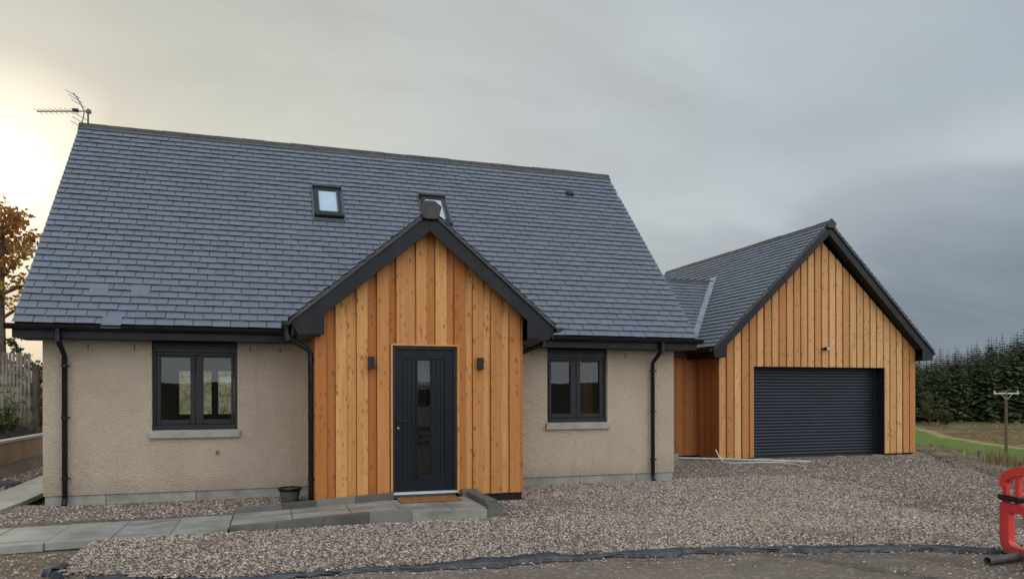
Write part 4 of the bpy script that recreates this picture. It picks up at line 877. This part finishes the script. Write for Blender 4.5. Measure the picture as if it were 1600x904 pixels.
tag(MB().xz([(6.60, -.03), (7.1, -.03), (7.08, .08), (6.98, .12), (6.72, .10), (6.63, .05)], 4.86, 5.06).build('rubber_block', M['rubber'], bevel=.02), 'worn grey rubber foot block lying on the road below the barrier', 'foot block')

# ------------------------------------------------------------------ left: low wall, fence, planting
lw = thing('retaining_wall', (-5.4, 17, 0), 'low tan rendered retaining wall with pale coping left of the house', 'wall')
MB().box(-5.42, -5.27, 9.5, 24, -.1, .655).build('wall_body', M['tan_wall'], lw)
mb = MB()
for i in range(16): mb.box(-5.45, -5.245, 9.5+.9*i, 9.5+.9*i+.894, .656, .715)
mb.build('coping', M['coping'], lw, bevel=.006)
fn = thing('timber_fence', (-6.8, 21, 1.0), 'weathered grey fence of thin upright slats on the planted bank', 'fence')
c0 = Vector((-5.66, 20.74, 0)); dv = Vector((-.951, .308, 0)); mb = MB(); rnd = random.Random(2); x = 0; 
while x < 2.6:
    wd = rnd.uniform(.056, .066); p = c0+dv*x; tl = rnd.uniform(-.006, .006); mb.obox((p.x, p.y, 1.0), dv*wd, (.006, .018, 0), (tl, 0, 1.68+rnd.uniform(-.02, .02)), rnd.random()); x += .091+rnd.uniform(-.004, .004)
mb.build('slats', M['fence'], fn)
for zz in (1.25, 1.85, 2.4): mb = MB(); p = c0+Vector((.01, .03, 0)); mb.obox((p.x, p.y, zz), dv*2.6, (.012, .035, 0), (0, 0, .08)); mb.build('rail', M['fence_d'], fn)
for x in (-.11, 1.2, 2.5): mb = MB(); p = c0+dv*x+Vector((.02, .07, 0)); mb.obox((p.x, p.y, .9), dv*.1, (.03, .09, 0), (0, 0, 1.5)); mb.build('post', M['fence_d'], fn)

def leafcloud(mb, c, rad, n, size, rnd, flat=.8, tone_fn=None):
    for _ in range(n):
        while True:
            p = Vector((rnd.uniform(-1, 1), rnd.uniform(-1, 1), rnd.uniform(-1, 1)))
            if p.length < 1 and p.length > .25*rnd.random(): break
        q = Vector(c)+Vector((p.x*rad[0], p.y*rad[1], p.z*rad[2])); d = Vector((rnd.gauss(0, 1), rnd.gauss(0, 1), rnd.gauss(0, flat))).normalized(); e = d.orthogonal().normalized(); e.rotate(Matrix.Rotation(rnd.uniform(0, 6.28), 3, d)); s = size*rnd.uniform(.6, 1.35); g = d.cross(e)
        mb.add([q-e*s, q+g*s*.55, q+e*s*1.1, q-g*s*.55], [(0, 1, 2, 3)], min(1, max(0, (tone_fn(p, q) if tone_fn else rnd.random())+rnd.gauss(0, .15))))
def branch_tree(name, loc, h, crown, label, cat, m, n_limbs, leaves, leaf, seed, tr=.13, tone_fn=None, trunk_frac=.4, group=None):
    rnd = random.Random(seed); t = thing(name, loc, label, cat, group, world=False); mb = MB(); lf = MB(); tips = []
    mb.tube([(0, 0, -.4), (.02, 0, h*.2), (.0, .05, h*.45), (.06, .0, h*.7), (.02, .04, h*.93)], [tr*1.25, tr, tr*.75, tr*.4, tr*.1], 9)
    for i in range(n_limbs):
        a = i*2.4+rnd.uniform(-.4, .4); z0 = h*(trunk_frac+(.9-trunk_frac)*(i+.5)/n_limbs); ln = crown*(1.05-.55*((i+.5)/n_limbs))*rnd.uniform(.75, 1.15); d = Vector((math.cos(a), math.sin(a), rnd.uniform(.35, .9))).normalized()
        p = [Vector((.02, .02, z0))+d*ln*k+Vector((rnd.gauss(0, .06), rnd.gauss(0, .06), .10*k*k*ln))*k for k in (0, .33, .66, 1)]
        mb.tube(p, [tr*.42, tr*.3, tr*.17, tr*.05], 6)
        for k in (1, 2, 3):
            tips.append(p[k])
            for _ in range(3):
                q = p[k]+Vector((rnd.gauss(0, .28), rnd.gauss(0, .28), rnd.uniform(-.1, .45)))*crown*.35; mb.tube([p[k], (p[k]+q)/2+Vector((0, 0, .03)), q], [tr*.12, tr*.08, tr*.03], 4, cap=False); tips.append(q)
    tips.append(Vector((.03, .03, h)))
    for q in tips: leafcloud(lf, q, (crown*.2, crown*.2, crown*.17), max(3, leaves//len(tips)), leaf, rnd, 1, tone_fn)
    mb.build('trunk', M['bark'], t); lf.build('crown', m, t, recalc=False); return t
tree = branch_tree('autumn_tree', (-7.75, 25.6, 1.9), 5.6, 1.55, 'tall tree with thinning orange brown autumn leaves behind the fence', 'tree', M['autumn'], 13, 3300, .075, 12, tone_fn=lambda p, q: (.12)+.50*min(1, max(0, (q.z-1.6)/3.)), trunk_frac=.34)
for i, (x, y, z, h, c, lab) in enumerate([(-6.55, 22.9, 1.6, 1.75, .55, 'dark leafy shrub rising behind the right end of the slatted fence'), (-5.95, 22.5, 1.2, 1.5, .5, 'low olive shrub between the fence end and the house corner')]):
    branch_tree('shrub', (x, y, z-.2), h, c, lab, 'shrub', M['olive'], 8, 650, .05, 30+i, .03, trunk_frac=.1)
def plant(loc, h, n, label, m, seed, group=None):
    rnd = random.Random(seed); t = thing('garden_plant', loc, label, 'plant', group, world=False); st = MB(); lf = MB()
    for i in range(n):
        a = rnd.uniform(0, 6.28); d = Vector((math.cos(a)*rnd.uniform(.15, .7), math.sin(a)*rnd.uniform(.15, .7), 1)); q = d*h*rnd.uniform(.5, 1); st.tube([(0, 0, -.05), q*.5+Vector((0, 0, .05)), q], [.008, .006, .003], 5)
        for k in range(9):
            p = q*rnd.uniform(.35, 1.05); b = rnd.uniform(0, 6.28); e = Vector((math.cos(b), math.sin(b), rnd.uniform(-.4, .5))).normalized(); s = e.cross(Vector((0, 0, 1))).normalized()*rnd.uniform(.018, .035); ln = rnd.uniform(.08, .17)
            lf.add([p, p+e*ln*.5+s, p+e*ln-Vector((0, 0, .03)), p+e*ln*.5-s], [(0, 1, 2, 3)], rnd.random())
    st.build('stem', M['olive'], t); lf.build('foliage', m, t, recalc=False)
for i, (x, y, h, n, lab, m) in enumerate([(-5.75, 19.2, .5, 12, 'low green leafy plant nearest the coping, right of the others', 'green'), (-6.15, 19.4, .62, 14, 'bushy green plant in the soil before the fence', 'green'), (-6.05, 20.3, .85, 13, 'taller green plant with upright stems against the fence slats', 'green'), (-6.55, 19.9, .9, 14, 'tall leafy plant at the left edge before the fence', 'green'), (-5.68, 21.6, 1.35, 20, 'yellow leaved upright plant beside the house corner', 'yellowleaf'), (-5.85, 20.1, .42, 9, 'small pale green plant at the foot of the fence', 'green')]):
    plant((x, y, float(ground_z(x, y))), h, n, lab, M[m], 50+i)

# ------------------------------------------------------------------ right: field, posts, pole, forest
def wp(d, r): return d*SN+r*CS, d*CS-r*SN
def blades(mb, x, y, z, h, n, rnd, spread=.12, wdt=.012):
    for _ in range(n):
        a = rnd.uniform(0, 6.28); ln = h*rnd.uniform(.5, 1.1); b = Vector((x+rnd.gauss(0, spread), y+rnd.gauss(0, spread), z-.03)); tip = b+Vector((math.cos(a)*ln*rnd.uniform(.1, .55), math.sin(a)*ln*rnd.uniform(.1, .55), ln)); s = Vector((math.sin(a), -math.cos(a), 0))*wdt
        mid = (b+tip)/2+Vector((0, 0, ln*.12)); mb.add([b-s, b+s, mid+s*.7, mid-s*.7, tip], [(0, 1, 2, 3), (3, 2, 4)], rnd.random())
rnd = random.Random(21); mb = MB()
for _ in range(420):
    d = rnd.uniform(19.5, 33); r = d*rnd.uniform(.53, .80); x, y = wp(d, r); e = edge_e(x, y)
    if e < 1.2+rnd.random()*1.2 or .615 < r/d < .652: continue
    z = float(ground_z(x, y)); k = 1. if e > 2 else .55
    blades(mb, x, y, z, rnd.uniform(.10, .30)*k, 9, rnd, .16, .011)
for _ in range(70):
    d = rnd.uniform(17.2, 18.8); r = d*rnd.uniform(.652, .72); x, y = wp(d, r); blades(mb, x, y, float(ground_z(x, y)), rnd.uniform(.25, .42), 14, rnd, .14, .012)
for _ in range(260):
    d = rnd.uniform(15, 24); r = d*rnd.uniform(.54, .74); x, y = wp(d, r); e = edge_e(x, y)
    if not .45 < e < 2.2 or .615 < r/d < .652: continue
    blades(mb, x, y, float(ground_z(x, y)), rnd.uniform(.05, .17), 8, rnd, .12, .008)
tag(mb.build('rough_grass', M['drygrass'], recalc=False), kind='stuff')
mb = MB()
for _ in range(500):
    x = rnd.uniform(-6.5, 1); y = rnd.uniform(20.9, 25.5); blades(mb, x, y, float(ground_z(x, y)), rnd.uniform(.12, .4), 9, rnd, .15, .014)
tag(mb.build('bank_grass', M['drygrass'], recalc=False), kind='stuff')
mb = MB()
for _ in range(700):
    d = rnd.uniform(104, 162); r = d*rnd.uniform(.5, .8); x, y = wp(d, r)
    if r-70-(d-101)*.18 < 4: continue
    blades(mb, x, y, float(ground_z(x, y)), rnd.uniform(.25, .5), 4, rnd, .5, .10)
tag(mb.build('moor_tussocks', M['drygrass'], recalc=False), kind='stuff')
for i, (px, d, zt, lab) in enumerate([(1455, 26.0, -.15, 'dark fence post stub beyond the gravel nearest the garage'), (1531, 21.0, -.0, 'dark fence post stub beyond the gravel, further right toward the utility pole')]):
    r = d*(px-800)/1150.6; x, y = wp(d, r); h = MB(); h.tube([(x, y, zt-1.6), (x, y, zt-.01), (x, y, zt)], [.075, .07, .06], 8); tag(h.build('fence_post', M['fence_d']), lab, 'post', 'fence posts at the field edge')
px_, py_ = wp(95, 95*(1572-800)/1150.6); gz = float(ground_z(px_, py_))
up_ = thing('utility_pole', (px_, py_, gz), 'wooden utility pole with pale steel crossarm standing in the field', 'utility pole', world=False)
MB().tube([(0, 0, -.3), (0, 0, 4), (0, 0, 8.0)], [.19, .17, .14], 10).build('pole_shaft', M['pole'], up_)
V0 = Vector((CS, -SN, 0)); mb = MB(); mb.obox(V0*-1.6+Vector((0, -.1, 7.62)), V0*3.2, (SN*.12, CS*.12, 0), (0, 0, .16)); mb.build('crossarm', M['galv'], up_)
mb = MB()
for s in (-1, 1): mb.tube([V0*s*.75+Vector((0, -.05, 7.6)), Vector((0, -.1, 6.9))], .03, 6)
mb.build('brace', M['galv'], up_)
for s in (-1.5, 0, 1.5): MB().lathe(tuple(V0*s+Vector((0, 0, 7.78))), [(0, 0), (.06, 0), (.09, .08), (.06, .14), (.09, .2), (0, .3)], 8).build('insulator', M['galv'], up_)
A = Vector((px_, py_, gz+8.05))
for i, s in enumerate((-1.5, 0, 1.5)):
    a = A+V0*s; b = a+Vector((70, -14, 1.0)); pts = [a.lerp(b, k/12)-Vector((0, 0, 2.2*4*(k/12)*(1-k/12))) for k in range(13)]
    tag(MB().tube(pts, .018, 5).build('power_line', M['rubber']), 'thin overhead wire running right from the utility pole crossarm', 'wire', 'wires from the utility pole')
def conifer_mesh(seed, h, rad):
    rnd = random.Random(seed); t = MB(); c = MB(); t.tube([(0, 0, -.5), (0, 0, h*.5), (0, 0, h*.95)], [h*.014, h*.009, .02], 6)
    nW = 30
    for i in range(nW):
        f = i/(nW-1); z = h*(.05+.93*f); ln = rad*(1-f)**.62*rnd.uniform(.75, 1.15)+.15; nb = max(4, int(10-5*f)); a0 = rnd.uniform(0, 6.28)
        for k in range(nb):
            a = a0+6.283*k/nb+rnd.uniform(-.25, .25); L = ln*rnd.uniform(.6, 1.2); d = Vector((math.cos(a), math.sin(a), 0)); s = Vector((-math.sin(a), math.cos(a), 0)); droop = rnd.uniform(.05, .45); tn = min(1, max(0, rnd.gauss(.45, .25)))
            p = [Vector((0, 0, z))+d*L*q+Vector((0, 0, -droop*L*q*q+.12*L*q)) for q in (0, .4, .75, 1)]; w_ = L*.24
            for sg in (-1, 1):
                dn = Vector((0, 0, -rnd.uniform(.1, .5)*w_))
                for j in range(3):
                    wa, wb = (.3, 1.1, .7)[j]*w_, (1.1, .7, .0)[j]*w_; e = rnd.uniform(.75, 1.25); c.add([p[j], p[j+1], p[j+1]+s*sg*wb*e+dn+d*L*.06, p[j]+s*sg*wa+dn], [(0, 1, 2, 3)], min(1, tn+.12*j))
    for _ in range(14): c.add([(0, 0, h*.97), (.08, rnd.uniform(-.1, .1), h*.93), (rnd.uniform(-.03, .03), 0, h*1.015)], [(0, 1, 2)], .6)
    return t, c
protos = []
for i, (h, rad) in enumerate([(18, 3.9), (16.5, 3.5), (19, 4.1), (15, 3.8), (17.5, 3.2)]):
    t, c = conifer_mesh(100+i, h, rad); o = thing('conifer', (0, 0, 0), 'dark green spruce in the dense plantation beyond the moor', 'tree', 'spruces of the plantation', world=False); t.build('trunk', M['bark'], o, recalc=False); c.build('crown', M['conifer'], o, recalc=False); protos.append(o)
rnd = random.Random(77); first = set(); cnt = 0
for row in range(11):
    d0 = 158+row*4.6; r = d0*.495
    while r < d0*.80:
        d = d0+rnd.uniform(-1.6, 1.6); x, y = wp(d, r); k = rnd.randrange(5); s = rnd.uniform(.86, 1.05)*(.75+.36*max(-.3, (r/d-.55)/.15))*(.93 if row == 0 else 1)
        o = protos[k] if k not in first else copy_tree(protos[k]); first.add(k)
        o.location = (x, y, float(ground_z(x, y))); o.rotation_euler.z = rnd.uniform(0, 6.28); o.scale = (s*rnd.uniform(.9, 1.1),)*2+(s,); r += rnd.uniform(1.7, 2.75); cnt += 1
print('conifers', cnt)
for i, (px, d, h, c, lab) in enumerate([(1452, 150, 6.5, 2.6, 'paler olive broadleaf tree before the dark spruces near the garage eave'), (1477, 146, 3.2, 1.6, 'small round bush at the foot of the spruces')]):
    x, y = wp(d, d*(px-800)/1150.6); branch_tree('broadleaf_tree', (x, y, float(ground_z(x, y))), h, c, lab, 'tree', M['olive'], 10, 1500, .16, 60+i, .1, trunk_frac=.1)

# ------------------------------------------------------------------ the van the door glass mirrors
vn = thing('parked_van', (5.6, -3.9, -.03), 'white van parked on the road behind the camera, mirrored in the front door glass', 'van')
MB().yz([(-3.02, .32), (-3.0, 1.15), (-3.12, 1.95), (-3.3, 2.02), (-4.6, 2.02), (-4.78, 1.95), (-4.9, 1.15), (-4.88, .32)], 3.6, 6.9).extrude([(6.9, -3.02, .32), (6.9, -3.0, 1.15), (6.9, -3.12, 1.95), (6.9, -4.78, 1.95), (6.9, -4.9, 1.15), (6.9, -4.88, .32)], (.02, 0, 0)).build('body', M['van'], vn, bevel=.05)
MB().extrude([(6.93, -3.03, .32), (8.2, -3.03, .32), (8.25, -3.03, .95), (7.7, -3.06, 1.2), (6.93, -3.1, 1.9)], (0, -1.82, 0)).build('cab', M['van'], vn, bevel=.04)
for a, b in ((3.85, 4.15), (4.35, 5.6), (5.75, 6.75)): MB().obox((a, -2.995, 1.28), (b-a, 0, 0), (0, -.075, .5), (0, .006, 0)).build('window', M['dark'], vn)
for xx in (4.35, 7.45):
    for yy in (-3.2, -4.72): MB().tube([(xx, yy-.1, .30), (xx, yy+.1, .30)], .33, 20).build('wheel', M['rubber'], vn, bevel=.02)
MB().box(3.6, 8.2, -3.01, -2.99, .42, .56).build('side_trim', M['gutter'], vn)
